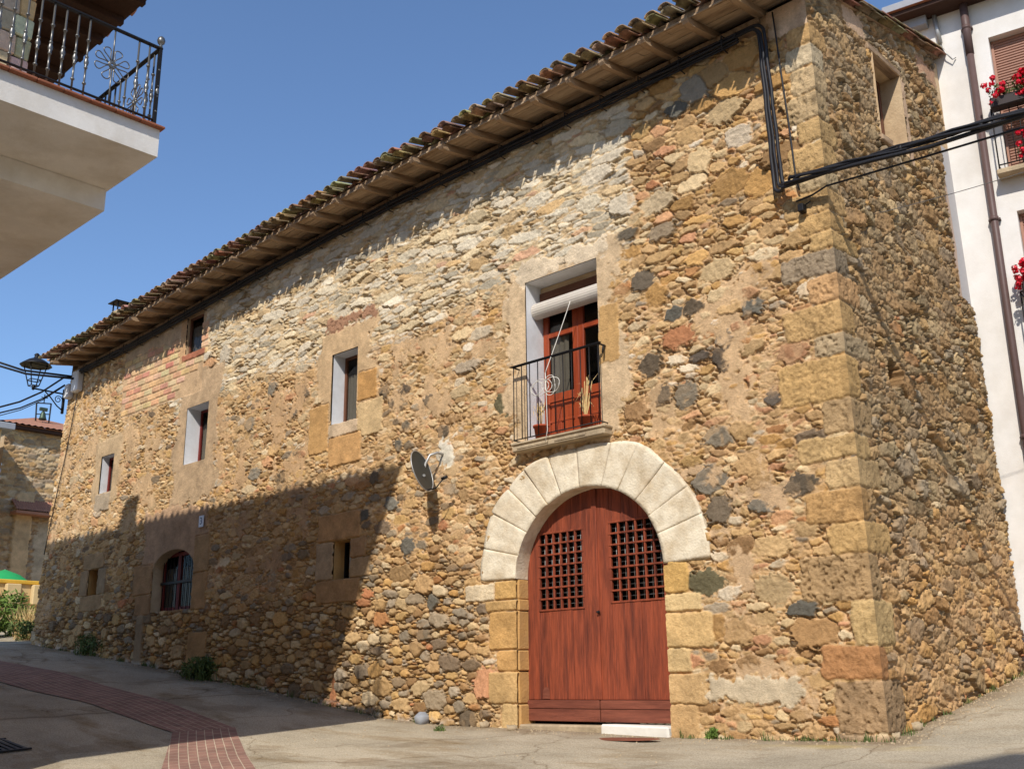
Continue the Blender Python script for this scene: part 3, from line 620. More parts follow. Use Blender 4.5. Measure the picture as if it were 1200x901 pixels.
    for (z0, z1, lf, ls, c, pt) in QU:
        B(-lf, .5, z0, z1, [v * .62 + w_ * .30 for v, w_ in zip(c, CR(196, 156, 104))], .028, wob=.030, edge=.03, rough=.012, pits=max(pt, .004), joint=.008, seed=int(z0 * 10))
    h = np.clip(h, -.05, .11)
    # lean of the left end and slight undulation of the old wall
    und = fbm(U, V, 3.5, 2, 55) * .02 * sstep(0, .6, -U) * sstep(.3, .8, np.abs(U - DC) - .8)
    hc = QH(V)                                            # common depth of both walls at the corner
    k = sstep(.05, .0, -U); hh = (h + und) * (1 - k) + hc * k
    X = U + np.clip((-17.95 - U) / 2.7, 0, 1) * np.maximum(V - 1.2, -1) * .105 + hc * sstep(.03, 0, -U) - .013 * np.maximum(V, 0) * sstep(.6, 0, -U)
    VZ = np.where(V > 7.97, 7.97 + (V - 7.97) * (1 + sag(U) / .53), V)
    P = np.stack([X, -hh, VZ], -1)
    cx = (U[:-1, :-1] + U[1:, 1:]) / 2; cz = (V[:-1, :-1] + V[1:, 1:]) / 2
    keep = np.ones(cx.shape, bool)
    for kx, o in OPEN.items():
        q = (cx > o[0]) & (cx < o[1]) & (cz > o[2]) & (cz < o[3])
        if kx == 'arched':
            xc = (o[0] + o[1]) / 2; q &= cz < 2.72 + .40 * np.sqrt(np.clip(1 - ((cx - xc) / .80) ** 2, 0, 1))
        keep &= ~q
    dr = (cx > DX0) & (cx < DX1) & (cz < DSP) & (cz > -.08)
    ell = ((cx - DC) / (DA + .06)) ** 2 + ((cz - DSP) / (DRISE + .06)) ** 2 < 1
    keep &= ~(dr | (ell & (cz >= DSP - .02)))
    return gridmesh('front_wall', P, keep, M['stone'], house, np.clip(col, 0, 1))

def QH(z):                                                # corner depth profile over height
    z = np.asarray(z, float); n = fbm(z * 0 + 3.3, z, .08, 3, 91) * .007
    base = np.full(z.shape, .010)
    for (z0, z1, *_r) in QU:
        e = np.minimum(z - z0, z1 - z); base = np.where(e > 0, .006 + .026 * np.clip(e / .03, 0, 1) ** .5, base)
    return base + n

SIDE_D = 4.15
SWIN = (1.70, 2.53, 7.25, 8.50)
def ztop(y): return 8.71 + .205 * y
def side_zone(x, z):
    pal = {'brown': 3.4, 'lichen': 4.4, 'grey': 1.6, 'beige': 2.6, 'ochre': .8, 'dark': .4, 'blue': .2, 'cream': .5, 'orange': .15}
    if z < 2.4: pal = {'brown': 3, 'beige': 3.6, 'ochre': 2.0, 'orange': .5, 'lichen': 2, 'grey': 1.0, 'dark': .4, 'blue': .3, 'cream': .6}
    return (.098, .42, .046, pal, .34)
def build_side():
    ys = [-0.0]; b = sorted({0., SWIN[0], SWIN[1], SIDE_D})
    for p, q in zip(b[:-1], b[1:]): ys += list(np.linspace(p, q, int((q - p) / .0115) + 1)[1:])
    ys = np.array(ys); zz = []
    b = [ZB, SWIN[2], SWIN[3], 9.52]
    for p, q in zip(b[:-1], b[1:]): zz += list(np.linspace(p, q, int((q - p) / .0125) + 1)[(1 if zz else 0):])
    zs = np.array(zz); U, V = np.meshgrid(ys, zs)
    st = Stones()
    throw(st, side_zone, (-.1, SIDE_D + .1, ZB, 9.6), [(2.5, 90), (1.9, 500), (1.3, 2200), (1.0, 6000), (.72, 12000), (.5, 12000), (.36, 3000)], None, lambda x, z: (*CR(152, 124, 86), .42) if z > 2.2 else (*CR(174, 134, 86), .40), .03)
    low = sstep(2.8, 1.8, V + .4 * np.sin(U * 3))
    mc = (np.array(CR(152, 126, 94)) * (1 - low[..., None]) + np.array(CR(172, 138, 100)) * low[..., None])
    h, col, ID, e, N = masonry(U, V, ys, zs, st, mc, .014 + 0 * U, .02, mot=.45, seed=4, warp=.045)
    n1, n2, n3 = N; h[:] = h + n1 * .014 + n3 * .006
    sm = sstep(-.25, .25, fbm(U, V, .42, 4, 61)); hm = .022 + n1 * .020 + n3 * .008
    h[:] = h * (1 - .8 * sm) + (np.minimum(h, hm) * .5 + hm * .5) * .8 * sm; col[:] = col * (1 - .45 * sm[..., None]) + mc * (1 + .25 * n1)[..., None] * .45 * sm[..., None]
    B = lambda *a, **k: block(U, V, h, col, *a, N=N, **k)
    for (z0, z1, lf, ls, c, pt) in QU:
        B(-.5, ls, z0, z1, [v * .50 + w_ * .28 for v, w_ in zip(c, CR(176, 142, 96))], .030, wob=.035, edge=.03, rough=.010, pits=max(pt, .006), joint=.008, seed=int(z0 * 10))
    B(2.54, 2.72, 7.15, 8.5, CR(198, 164, 128), .03, wob=.02); B(3.3, 4.3, 8.95, 9.25, CR(176, 136, 104), .02, wob=.08, edge=.04); B(1.0, 1.6, 8.62, 8.95, CR(190, 156, 122), .02, wob=.08, edge=.04)
    # putlog hole
    hole = ((U - 1.17) / .17) ** 2 + ((V - 3.92) / .22) ** 2 + n1 * .6
    h[:] = h - .40 * sstep(1.0, .6, hole)
    h = np.clip(h, -.42, .12); hc = QH(V); k = sstep(.05, 0, U); hh = h * (1 - k) + hc * k
    P = np.stack([hh - .013 * np.maximum(V, 0), U - hc * sstep(.03, 0, U), V], -1)
    cx = (U[:-1, :-1] + U[1:, 1:]) / 2; cz = (V[:-1, :-1] + V[1:, 1:]) / 2
    edge = 3.72 + .43 * sstep(5.60, 5.52, cz) + .26 * sstep(8.15, 8.3, cz) + fbm(cx * 0, cz, .12, 3, 87) * .05 - .06 * sstep(2.5, .5, cz)
    keep = ~((cx > SWIN[0]) & (cx < SWIN[1]) & (cz > SWIN[2]) & (cz < SWIN[3])) & (cz < ztop(cx)) & (cx < edge)
    return gridmesh('side_wall', P, keep, M['stone'], house, np.clip(col, 0, 1))
fw = build_front(); sw = build_side()

# rear shell: back wall, left end wall, hidden end of the side wall
b = MB(); b.quad((XL, .0, ZB), (XL, 7.6, ZB), (XL + .7, 7.6, 10), (XL + .7, .0, ZT)); b.quad((XL, 7.6, ZB), (-.1, 7.6, ZB), (-.1, 7.6, 10.1), (XL + .7, 7.6, 10.1)); b.quad((-.12, 3.9, ZB), (-.12, 7.6, ZB), (-.12, 7.6, 10.1), (-.12, 3.9, 9.4))
b.build('rear_wall', M['plaster'], house)

# ------------------------------------------------------------------ eaves and roof
EY = -.74                                                  # eave overhang
NR = 30; RL = XL + .85; RX0 = -.72; RSP = .645
def zs_soffit(y): return 8.46 + .12 * (y - EY) / -EY      # underside of boards: 8.46 at the edge, 8.58 at the wall
rb = MB()
prof = [(.30, .0), (EY + .10, .0), (EY + .02, .03), (EY - .01, .07)]
w = .042; top = [(y, .0) for y, _ in prof]
n0 = []
vs = []
for sx in (-1, 1):
    for (y, dz) in prof: vs.append((sx * w, y, zs_soffit(y) - 8.46 - .105 + dz))
    for (y, dz) in reversed(prof): vs.append((sx * w, y, zs_soffit(y) - 8.46 - .002))
k = len(prof) * 2
fs = [tuple(range(k))[::-1], tuple(range(k, 2 * k))] + [(i, (i + 1) % k, k + (i + 1) % k, k + i) for i in range(k)]
rb.add(vs, fs); rme = rb.mesh('rafter'); rme.materials.append(M['oldwood'])
for i in range(NR):
    o = bpy.data.objects.new('rafter', rme); COL.objects.link(o); o.parent = house
    rx = RX0 - i * RSP + rnd.uniform(-.03, .03); o.location = (rx, rnd.uniform(-.02, .02), 8.46 + float(sag(rx)) + rnd.uniform(-.008, .002)); o.rotation_euler = (rnd.uniform(-.012, .012), rnd.uniform(-.06, .06), rnd.uniform(-.03, .03))
    o.scale = (rnd.uniform(.85, 1.2), 1, rnd.uniform(.92, 1.08))
sb = MB()                                                  # soffit boards, running along the wall
for r in range(4):
    y0 = EY + .075 + r * .18; x = RL
    while x < .02:
        x1 = min(x + rnd.uniform(.9, 2.2), .04); g = rnd.uniform(.002, .007); dz = rnd.uniform(-.004, .004)
        za, zb_ = zs_soffit(y0) + dz, zs_soffit(y0 + .175) + dz
        ya, yb = y0 + g, y0 + .177
        sb.add([(x, ya, za), (x1 - .005, ya, za), (x1 - .005, yb, zb_), (x, yb, zb_), (x, ya, za + .022), (x1 - .005, ya, za + .022), (x1 - .005, yb, zb_ + .022), (x, yb, zb_ + .022)],
               [(0, 3, 2, 1), (4, 5, 6, 7), (0, 1, 5, 4), (1, 2, 6, 5), (2, 3, 7, 6), (3, 0, 4, 7)]); x = x1
sag_mesh(sb.build('soffit_boards', M['soffit'], house).data)
wp = MB(); x = RL + .3
while x < -.75:
    x1 = min(x + rnd.uniform(1.5, 2.5), -.7); wp.bbox(x, x1 - .01, -.075, .02, 8.40, 8.475, .012, .006); x = x1
sag_mesh(wp.build('wall_plate', M['oldwood'], house).data)

def roof_z(y): return 8.545 + .205 * (y - EY) 
def tile_piece(vs_, fs_, cs_, x, y0, y1, r0, r1, zoff, up, col, n=7, th=.014):
    """one barrel tile, tapering along the slope; up=True is a cover, False a pan"""
    base = len(vs_); sg = 1 if up else -1
    tilt = rnd.uniform(-.01, .01)
    for (y, r) in ((y0, r0), (y1, r1)):
        for rr in (r, r - th):
            for k in range(n):
                a = math.pi * k / (n - 1); px = x + rr * math.cos(a) + (tilt if y == y0 else 0); pz = roof_z(y) + zoff + sg * rr * .72 * math.sin(a) - (0 if up else -.05)
                vs_.append((px, y, pz)); cs_.append(col)
    A, B_, C_, D_ = base, base + n, base + 2 * n, base + 3 * n
    for k in range(n - 1):
        fs_ += [(A + k, A + k + 1, C_ + k + 1, C_ + k), (B_ + k, D_ + k, D_ + k + 1, B_ + k + 1), (A + k, B_ + k, B_ + k + 1, A + k + 1), (C_ + k, C_ + k + 1, D_ + k + 1, D_ + k)]
    fs_ += [(A, C_, D_, B_), (A + n - 1, B_ + n - 1, D_ + n - 1, C_ + n - 1)]
tc_ = [CR(160, 130, 100), CR(150, 124, 98), CR(146, 126, 102), CR(182, 156, 124), CR(136, 118, 96), CR(156, 120, 92), CR(172, 148, 118)]
tv, tf, tcs = [], [], []
NT = 88; TS = (.06 - RL) / NT
for i in range(NT + 1):
    x = .06 - i * TS
    for c in range(3):
        y0 = EY - .10 + c * .36 + rnd.uniform(-.03, .03); cc = [v * rnd.uniform(.75, 1.15) for v in rnd.choice(tc_)]
        tile_piece(tv, tf, tcs, x - TS / 2, y0 + (.20 if c == 0 else .02), y0 + .45, .108, .094, .062 + c * .012, False, cc)
        cc = [v * rnd.uniform(.75, 1.15) for v in rnd.choice(tc_)]
        tile_piece(tv, tf, tcs, x + rnd.uniform(-.012, .012), y0 - rnd.uniform(0, .06) - (.06 if c == 0 else 0), y0 + .42, .089 + rnd.uniform(-.007, .007), .078, .082 + c * .014, True, cc)
        if c == 0 and rnd.random() < .75:
            tile_piece(tv, tf, tcs, x + rnd.uniform(-.015, .015), y0 - rnd.uniform(-.03, .04) - .03, y0 + .34, .092, .080, .044 + rnd.uniform(-.006, .006), True, [v * rnd.uniform(.7, 1.1) for v in rnd.choice(tc_)])
# verge tiles along the right gable
for c in range(14):
    y0 = EY - .08 + c * .36; cc = [v * rnd.uniform(.75, 1.1) for v in rnd.choice(tc_)]
    tile_piece(tv, tf, tcs, -.07, y0 - .02, y0 + .42, .10, .088, .10 + rnd.uniform(0, .015), True, cc)
    tile_piece(tv, tf, tcs, -.03 + rnd.uniform(-.02, .02), y0, y0 + .42, .07, .062, .02 + rnd.uniform(-.01, .01), True, [v * rnd.uniform(.7, 1.0) for v in rnd.choice(tc_)])
tm = bpy.data.meshes.new('roof_tiles'); tm.from_pydata(tv, [], tf); tm.polygons.foreach_set('use_smooth', [True] * len(tf))
ca = tm.color_attributes.new('Col', 'FLOAT_COLOR', 'POINT'); ca.data.foreach_set('color', np.concatenate([np.array(tcs), np.ones((len(tcs), 1))], 1).astype(np.float32).ravel())
sag_mesh(link('roof_tiles', tm, M['tile'], house).data)
# the tiled slope behind the eave, as a corrugated sheet
xs = np.linspace(RL - .05, -.05, 1000); ys = np.linspace(.25, 7.7, 60); U, V = np.meshgrid(xs, ys)
Z = roof_z(np.minimum(V, 7.7)) + .10 + .05 * np.abs(np.sin(math.pi * (U - .06) / TS)) - .03 * ((V / .36) % 1)
cc = np.array(CR(160, 120, 88)) * (1 + .3 * fbm(U, V, .3, 3, 5))[..., None]
gridmesh('roof_slope', np.stack([U, V, Z + sag(U)], -1), np.ones((59, 999), bool), M['tile'], house, cc)
dk = MB(); bd = MB(); q = np.linspace(RL, -.06, 12)
for x, x1 in zip(q[:-1], q[1:]):
    dk.quad((x, EY + .10, roof_z(EY + .10)), (x1, EY + .10, roof_z(EY + .10)), (x1, 7.6, roof_z(7.6) - .02), (x, 7.6, roof_z(7.6) - .02))
    bd.box(x, x1 - .004, EY + .10, EY + .12, 8.475, 8.57)
sag_mesh(dk.build('roof_deck', M['oldwood'], house).data); sag_mesh(bd.build('eave_board', M['oldwood'], house).data)
# small cowl on the roof
x, z = fac(143, 357, 1.5)
ck = MB(); ck.bbox(x - .16, x + .16, 1.3, 1.62, 8.9, z - .22, .01); ck.build('chimney_stack', M['slab'], house)
cp = MB()
for sx in (-.13, .13):
    for sy in (1.33, 1.59): cp.box(x + sx - .015, x + sx + .015, sy - .015, sy + .015, z - .22, z)
cp.bbox(x - .24, x + .24, 1.22, 1.70, z, z + .03, .008); cp.build('chimney_cap', M['iron'], house)

# ------------------------------------------------------------------ arched doorway
AX, AZ = 1.90, 1.62                                        # outer half width and rise of the arch ring
def ellp(t, a, b): return DC + a * math.cos(t), DSP + b * math.sin(t)
def t_at(x, z, a, b): return math.atan2((z - DSP) / b, (x - DC) / a)
jx = [fac(540 + x / 2.372, 500 + y / 2.372) for x, y in [(60, 430), (68, 340), (90, 240), (135, 175), (180, 120), (245, 85), (325, 62), (420, 45), (497, 45), (570, 100), (632, 165), (672, 240), (697, 362)]]
tj = [t_at(x, z, AX, AZ) for x, z in jx]; tj[0] = math.pi; tj[-1] = 0.0
ab = MB(); acol = []
def vous(t0, t1, P0, P1):
    nt, nr = 15, 15; gap = .002; vs = []; h0 = rnd.uniform(.030, .038); tilt = rnd.uniform(-.012, .012)
    for j in range(nr):
        r = j / (nr - 1)
        for i in range(nt):
            f = i / (nt - 1); t = t0 + (t1 - t0) * f
            xi, zi = ellp(t, DA, DRISE); bul = .014 * 4 * f * (1 - f)
            xo = P0[0] + (P1[0] - P0[0]) * f; zo = P0[1] + (P1[1] - P0[1]) * f; xo += (xo - DC) * bul; zo += (zo - DSP) * bul
            x = xi + (xo - xi) * r; z = zi + (zo - zi) * r
            nz = float(fbm(np.array([x]), np.array([z]), .09, 3, 44)[0]) * .008
            x += nz * .4; z += nz * .3
            ed = min(f, 1 - f) * (abs(t1 - t0) * 1.5) - gap; er = min(r, 1 - r) * .6
            y = -h0 - tilt * (2 * r - 1) - nz + .005 * max(0, 1 - min(ed, er + .006) / .010) ** 2
            vs.append((x, y, z))
    fr = [(j * nt + i, j * nt + i + 1, (j + 1) * nt + i + 1, (j + 1) * nt + i) for j in range(nr - 1) for i in range(nt - 1)]
    ring = [i for i in range(nt)] + [j * nt + nt - 1 for j in range(1, nr)] + [(nr - 1) * nt + i for i in range(nt - 2, -1, -1)] + [j * nt for j in range(nr - 2, 0, -1)]
    k = len(vs); vs2 = vs + [(vs[i][0], .28 if i < nt else .08, vs[i][2]) for i in ring]; m = len(ring)
    sd = [(ring[i], k + i, k + (i + 1) % m, ring[(i + 1) % m]) for i in range(m)]
    n0 = ab.add(vs2, fr, True); ab.f += [tuple(n0 + q for q in f) for f in sd]; ab.sm += [False] * m
for i in range(len(tj) - 1): vous(tj[i], tj[i + 1], jx[i], jx[i + 1])
arch = ab.build('stone_arch', M['limestone'], house)
for side, zz in ((0, (-.3, .25, .66, .94, 1.45, 1.60, 1.87)), (1, (-.3, .25, .60, .88, 1.29, 1.51, 1.87))):
    jb = MB()
    for z0, z1 in zip(zz[:-1], zz[1:]):
        if side == 0: jb.bbox(DX0 - .25, DX0 + rnd.uniform(-.012, .008), .012, .32, z0 + .004, z1 - .004, .015, .006)
        else: jb.bbox(DX1 + rnd.uniform(-.008, .012), DX1 + .25, .012, .32, z0 + .004, z1 - .004, .015, .006)
    jb.build('door_jamb', M['ochre'], house)

YD = .20                                                   # door face
def leaf(x0, x1, gx0, gx1, gz0, gz1, name):
    lf = MB(); x = x0; top = 3.1
    edges = [x0]
    n = 9
    for i in range(1, n): edges.append(x0 + (x1 - x0) * i / n + rnd.uniform(-.012, .012))
    edges.append(x1)
    cuts = sorted(edges + [gx0, gx1])
    for a, c in zip(cuts[:-1], cuts[1:]):
        if c - a < .004: continue
        yy = YD + rnd.uniform(-.003, .004)
        if a >= gx0 - .001 and c <= gx1 + .001:
            lf.bbox(a + .001, c - .001, yy, YD + .05, .30, gz0, .004); lf.bbox(a + .001, c - .001, yy, YD + .05, gz1, top, .004)
        else: lf.bbox(a + .001, c - .001, yy, YD + .05, .30, top, .004)
    root = lf.build('door_leaf', M['door'], house)
    kb = MB(); kb.bbox(x0 + .005, x1 - .005, YD - .022, YD + .05, .035, .185, .006); kb.bbox(x0 + .005, x1 - .005, YD - .026, YD + .05, .19, .295, .006); kb.build('kick_board', M['doorworn'], root)
    g = MB(); nxs, nzs = 6, 7; sx = (gx1 - gx0) / nxs; sz = (gz1 - gz0) / nzs; wbar = .0125
    for i in range(nxs + 1): g.bbox(gx0 + i * sx - wbar, gx0 + i * sx + wbar, YD - .006, YD + .03, gz0 - .01, gz1 + .01, .004)
    for i in range(nzs + 1): g.bbox(gx0 - .015, gx1 + .015, YD - .012, YD + .025, gz0 + i * sz - wbar, gz0 + i * sz + wbar, .004)
    g.build('lattice', M['door'], root)
    wr = MB()
    for i in range(nxs * 2 + 1):
        if i % 2: wr.tube([(gx0 + i * sx / 2, YD + .045, gz0), (gx0 + i * sx / 2, YD + .045, gz1)], .0042, 5)
    for i in range(nzs * 2 + 1):
        if i % 2: wr.tube([(gx0, YD + .052, gz0 + i * sz / 2), (gx1, YD + .052, gz0 + i * sz / 2)], .0042, 5)
    wr.build('wire_mesh', M['galv'], root)
    return root
lL = leaf(DX0 - .02, DC - .004, -4.80, -4.03, 1.44, 2.46, 'left'); lR = leaf(DC + .004, DX1 + .04, -3.57, -2.74, 1.48, 2.49, 'right')
ct = MB(); ct.bbox(DC - .055, DC + .03, YD - .022, YD, .30, 3.0, .006); ct.build('meeting_strip', M['door'], lL)
kn = MB(); kn.lathe([(.0, 0), (.022, .004), (.022, .012), (.012, .02), (.016, .04), (.0, .046)], (0, 0, 0), 10, False); ko = kn.build('knob', M['iron'], lR); ko.location = (-3.765, YD - .022, 1.37); ko.rotation_euler = (R(90), 0, 0)
hb = MB(); q = [(-4.71 + .06 * math.cos(a), YD - .004, .40 + .06 * math.sin(a)) for a in np.linspace(0, math.pi, 9)] + [(-4.77, YD - .004, .31), (-4.65, YD - .004, .31)]
hb.add(q, [tuple(range(len(q)))[::-1]]); hb.build('cat_hole', M['doorworn'], lL)
th = MB(); th.bbox(-3.6, DX1 - .02, -.06, .3, -.25, .015, .02, .01); th.build('threshold', M['threshold'], house)
th = MB(); th.bbox(DX0 - .02, -3.62, .0, .3, -.25, -.004, .02, .01); th.build('threshold', M['slab'], house)

# ------------------------------------------------------------------ windows
def reveal(name, x0, x1, z0, z1, d, m, root, front=.0, arch_=False):
    r = MB(); t = .05
    r.quad((x0, front, z0), (x0, d, z0), (x0, d, z1), (x0, front, z1)); r.quad((x1, front, z0), (x1, front, z1), (x1, d, z1), (x1, d, z0))
    r.quad((x0, front, z1), (x0, d, z1), (x1, d, z1), (x1, front, z1)); r.quad((x0, front, z0), (x1, front, z0), (x1, d, z0), (x0, d, z0))
    return r.build('reveal', m, root)
def sash(x0, x1, z0, z1, y, fw_, m, root, bars_x=(), bars_z=(), name='frame'):
    f = MB()
    f.bbox(x0, x0 + fw_, y, y + .05, z0, z1, .006); f.bbox(x1 - fw_, x1, y, y + .05, z0, z1, .006)
    f.bbox(x0 + fw_, x1 - fw_, y + .002, y + .05, z0, z0 + fw_, .006); f.bbox(x0 + fw_, x1 - fw_, y + .002, y + .05, z1 - fw_, z1, .006)
    for bx, w in bars_x: f.bbox(bx - w, bx + w, y - .004, y + .048, z0 + fw_ * .5, z1 - fw_ * .5, .005)
    for bz_, w in bars_z: f.bbox(x0 + fw_ * .5, x1 - fw_ * .5, y + .004, y + .044, bz_ - w, bz_ + w, .005)
    return f.build(name, m, root)
def pane(x0, x1, z0, z1, y, root, m='glass'):
    p = MB(); p.quad((x0, y, z0), (x1, y, z0), (x1, y, z1), (x0, y, z1)); return p.build('pane', M[m], root)
def curtain(x0, x1, z0, z1, y, root, amp=.012, per=.09):
    n = max(8, int((x1 - x0) / per * 8)); vs = []; 
    for i in range(n + 1):
        x = x0 + (x1 - x0) * i / n; dy = amp * math.sin((x - x0) / per * 2 * math.pi) + amp * .4 * math.sin(x * 23)
        vs += [(x, y + dy, z0), (x, y + dy, z1)]
    c = MB(); c.add(vs, [(2 * i, 2 * i + 2, 2 * i + 3, 2 * i + 1) for i in range(n)], True); return c.build('curtain', M['curtain'], root)
def room(x0, x1, z0, z1, y, root):
    r = MB(); r.quad((x0 - .3, y + .8, z0 - .3), (x1 + .3, y + .8, z0 - .3), (x1 + .3, y + .8, z1 + .3), (x0 - .3, y + .8, z1 + .3))
    r.quad((x0 - .3, y, z0 - .3), (x0 - .3, y + .8, z0 - .3), (x0 - .3, y + .8, z1 + .3), (x0 - .3, y, z1 + .3)); r.quad((x1 + .3, y, z0 - .3), (x1 + .3, y, z1 + .3), (x1 + .3, y + .8, z1 + .3), (x1 + .3, y + .8, z0 - .3))
    r.quad((x0 - .3, y, z1 + .3), (x0 - .3, y + .8, z1 + .3), (x1 + .3, y + .8, z1 + .3), (x1 + .3, y, z1 + .3)); r.quad((x0 - .3, y, z0 - .3), (x1 + .3, y, z0 - .3), (x1 + .3, y + .8, z0 - .3), (x0 - .3, y + .8, z0 - .3))
    return r.build('dark_room', M['dark'], root)
def window(key, d, fm, rm, curtain_=True, fw_=.05, label=None, split=False, lip=True):
    x0, x1, z0, z1 = OPEN[key]
    f = sash(x0 + .004, x1 - .004, z0 + .004, z1 - .004, d, fw_, fm, house, name='window', bars_x=[((x0 + x1) / 2, .035)] if split else ())
    if label: f['label'] = label
    reveal('reveal', x0, x1, z0, z1, d + .05, rm, f); pane(x0 + fw_, x1 - fw_, z0 + fw_, z1 - fw_, d + .025, f); room(x0, x1, z0, z1, d + .08, f)
    if curtain_: curtain(x0 + fw_, x1 - fw_, z0 + fw_, z0 + (z1 - z0) * .74, d + .06, f)
    return f
window('small', .24, M['brownframe'], M['whitewash'], label='narrow window with white reveal and brown frame')
window('tall', .30, M['redframe'], M['whitewash'], label='window with white reveal and dark red frame')
window('far', .16, M['redframe'], M['whitewash'])
window('attic', .05, M['brownframe'], M['plaster'], label='attic window beside a patch of brickwork')
wl = window('slot', .20, M['iron'], M['ochre'], curtain_=False, fw_=.02, label='slot window framed by dressed ochre blocks')
br_ = MB(); br_.tube([(-8.93, .18, 2.15), (-8.93, .18, 2.77)], .025, 6); br_.build('mullion', M['galv'], wl)
window('slit', .2, M['iron'], M['ochre'], curtain_=False, fw_=.02)
# low arched window with red casements
x0, x1, z0, z1 = OPEN['arched']
aw = sash(x0 + .02, x1 - .02, z0 + .01, z1 - .02, 0.20, .08, M['redframe'], house, bars_x=[((x0 + x1) / 2 - .12, .06)], name='window'); aw['label'] = 'low arched window with dark red casements'
reveal('reveal', x0, x1, z0, z1 + .02, .26, M['plaster'], aw); curtain(x0 + .08, x1 - .08, z0 + .06, z1 - .32, .27, aw, .02, .12); pane(x0 + .08, x1 - .08, z0 + .06, z1 - .06, .225, aw); room(x0, x1, z0, z1, .30, aw)
gb = MB()
for i in range(11): gb.tube([(x0 + .1 + i * (x1 - x0 - .2) / 10, .17, z0), (x0 + .1 + i * (x1 - x0 - .2) / 10, .17, z1 - .1)], .008, 5)
gb.box(x0 + .02, x1 - .02, .162, .178, 2.48, 2.53); gb.build('window_grille', M['iron'], aw)
xc = (x0 + x1) / 2; ar = MB(); q = [(xc + .8 * math.cos(a), 2.72 + .40 * math.sin(a)) for a in np.linspace(math.pi, 0, 25)]
for (xa, za), (xb, zb_) in zip(q[:-1], q[1:]): ar.quad((xa, -.018, za), (xb, -.018, zb_), (xb, .20, zb_), (xa, .20, za)); ar.quad((xa, .195, za), (xb, .195, zb_), (xb, .195, 3.3), (xa, .195, 3.3)); ar.quad((xa, -.020, za), (xa, -.020, za + .09), (xb, -.020, zb_ + .09), (xb, -.020, zb_))
ar.build('arched_soffit', M['plaster'], aw)

# ------------------------------------------------------------------ french balcony above the door
x0, x1, z0, z1 = OPEN['balcony']; d = .34
bd_ = MB(); fw_ = .055; xm = x0 + (x1 - x0) * .5; yF = d
def casement(a, c):
    f = MB()
    f.bbox(a, a + .10, yF, yF + .05, z0, z1 - .05, .008); f.bbox(c - .10, c, yF, yF + .05, z0, z1 - .05, .008)
    for (q0, q1) in [(z0, z0 + .12), (z0 + .30 + .36, z0 + .30 + .48), (z0 + 1.62, z0 + 1.70), (z1 - .16, z1 - .05)]: f.bbox(a + .10, c - .10, yF + .003, yF + .05, q0, q1, .006)
    f.bbox(a + .10, c - .10, yF + .02, yF + .045, z0 + .12, z0 + .66, .004)
    w3 = (c - a - .2 - .03 * 3) / 2
    for i in range(2):
        f.bbox(a + .13 + i * (w3 + .03), a + .13 + i * (w3 + .03) + w3, yF + .008, yF + .03, z0 + .16, z0 + .60, .014)
    f.bbox(a + .10, c - .10, yF + .0, yF + .04, z0 + .36, z0 + .40, .006)
    r = f.build('balcony_door', M['orangewood'], house)
    pane(a + .1, c - .1, z0 + .78, z1 - .15, yF + .028, r)
    return r
dL = casement(x0 + .01, xm - .002); dR = casement(xm + .002, x1 - .01)
reveal('reveal', x0, x1, z0 + .02, z1, d + .06, M['whitewash'], dL); room(x0, x1, z0, z1, d + .1, dL)
curtain(x0 + .1, x0 + .42, z0 + .7, z1 - .6, d + .08, dL, .01, .1)
hd = MB(); hd.bbox(x0, x1, d - .03, d + .06, z1 - .10, z1 - .004, .01); hd.build('head_board', M['plaster'], dL)
bl = MB(); n = 22; vs = []                                  # rolled-up slat blind
cx_, cy_, cz_, rr = 0, d - .15, z1 - .40, .105
for i in range(n):
    a = 2 * math.pi * i / n; b2 = 2 * math.pi * (i + .82) / n; ro = rr
    p = [(cy_ + ro * math.cos(a) * 1.0, cz_ + ro * math.sin(a) * 1.15), (cy_ + ro * math.cos(b2), cz_ + ro * math.sin(b2) * 1.15), (cy_ + (ro - .012) * math.cos(b2), cz_ + (ro - .012) * math.sin(b2) * 1.15), (cy_ + (ro - .012) * math.cos(a), cz_ + (ro - .012) * math.sin(a) * 1.15)]
    xa, xb = x0 + .012, x1 - .012
    bl.add([(xa, *q) for q in p] + [(xb, *q) for q in p], [(0, 1, 2, 3), (7, 6, 5, 4), (0, 4, 5, 1), (1, 5, 6, 2), (2, 6, 7, 3), (3, 7, 4, 0)])
bl.tube([(x0 + .014, cy_, cz_), (x1 - .014, cy_, cz_)], rr - .014, 18, True, True)
blind = bl.build('roller_blind', M['blind'], house)
bl2 = MB()
for i in range(6): bl2.box(x0 + .012, x1 - .012, d - .06, d - .05, z1 - .30 + i * .034, z1 - .30 + i * .034 + .03)
bl2.build('blind_curtain', M['brownframe'], blind)
cdm = MB(); pts = []
for i in range(14):
    f = i / 13; pts.append((-4.02 - .22 * f ** 1.1, d - .27 - (.3) * f, z1 - .46 - 1.05 * f))
cdm.tube(pts, .006, 5)
e = pts[-1]
cdm.tube([(e[0], e[1], e[2]), (e[0] + .01, e[1], e[2] - .35), (e[0] + .02, e[1], e[2] - .8), (e[0] - .02, e[1], e[2] - .95)], .006, 5)
for k in range(5):
    ph = rnd.uniform(0, 6); wx = rnd.uniform(.08, .2); hz = rnd.uniform(.16, .3); cx2 = e[0] + (-.1, .08, -.16, .12, .02)[k]
    cdm.tube([(cx2 + wx * math.cos(a) * .8, e[1] + .01 * math.sin(3 * a + ph), e[2] - .14 + hz * .5 * math.sin(a) - .05) for a in np.linspace(0, 2 * math.pi, 20)], .0048, 5)
cdm.build('blind_cord', M['cord'], blind)
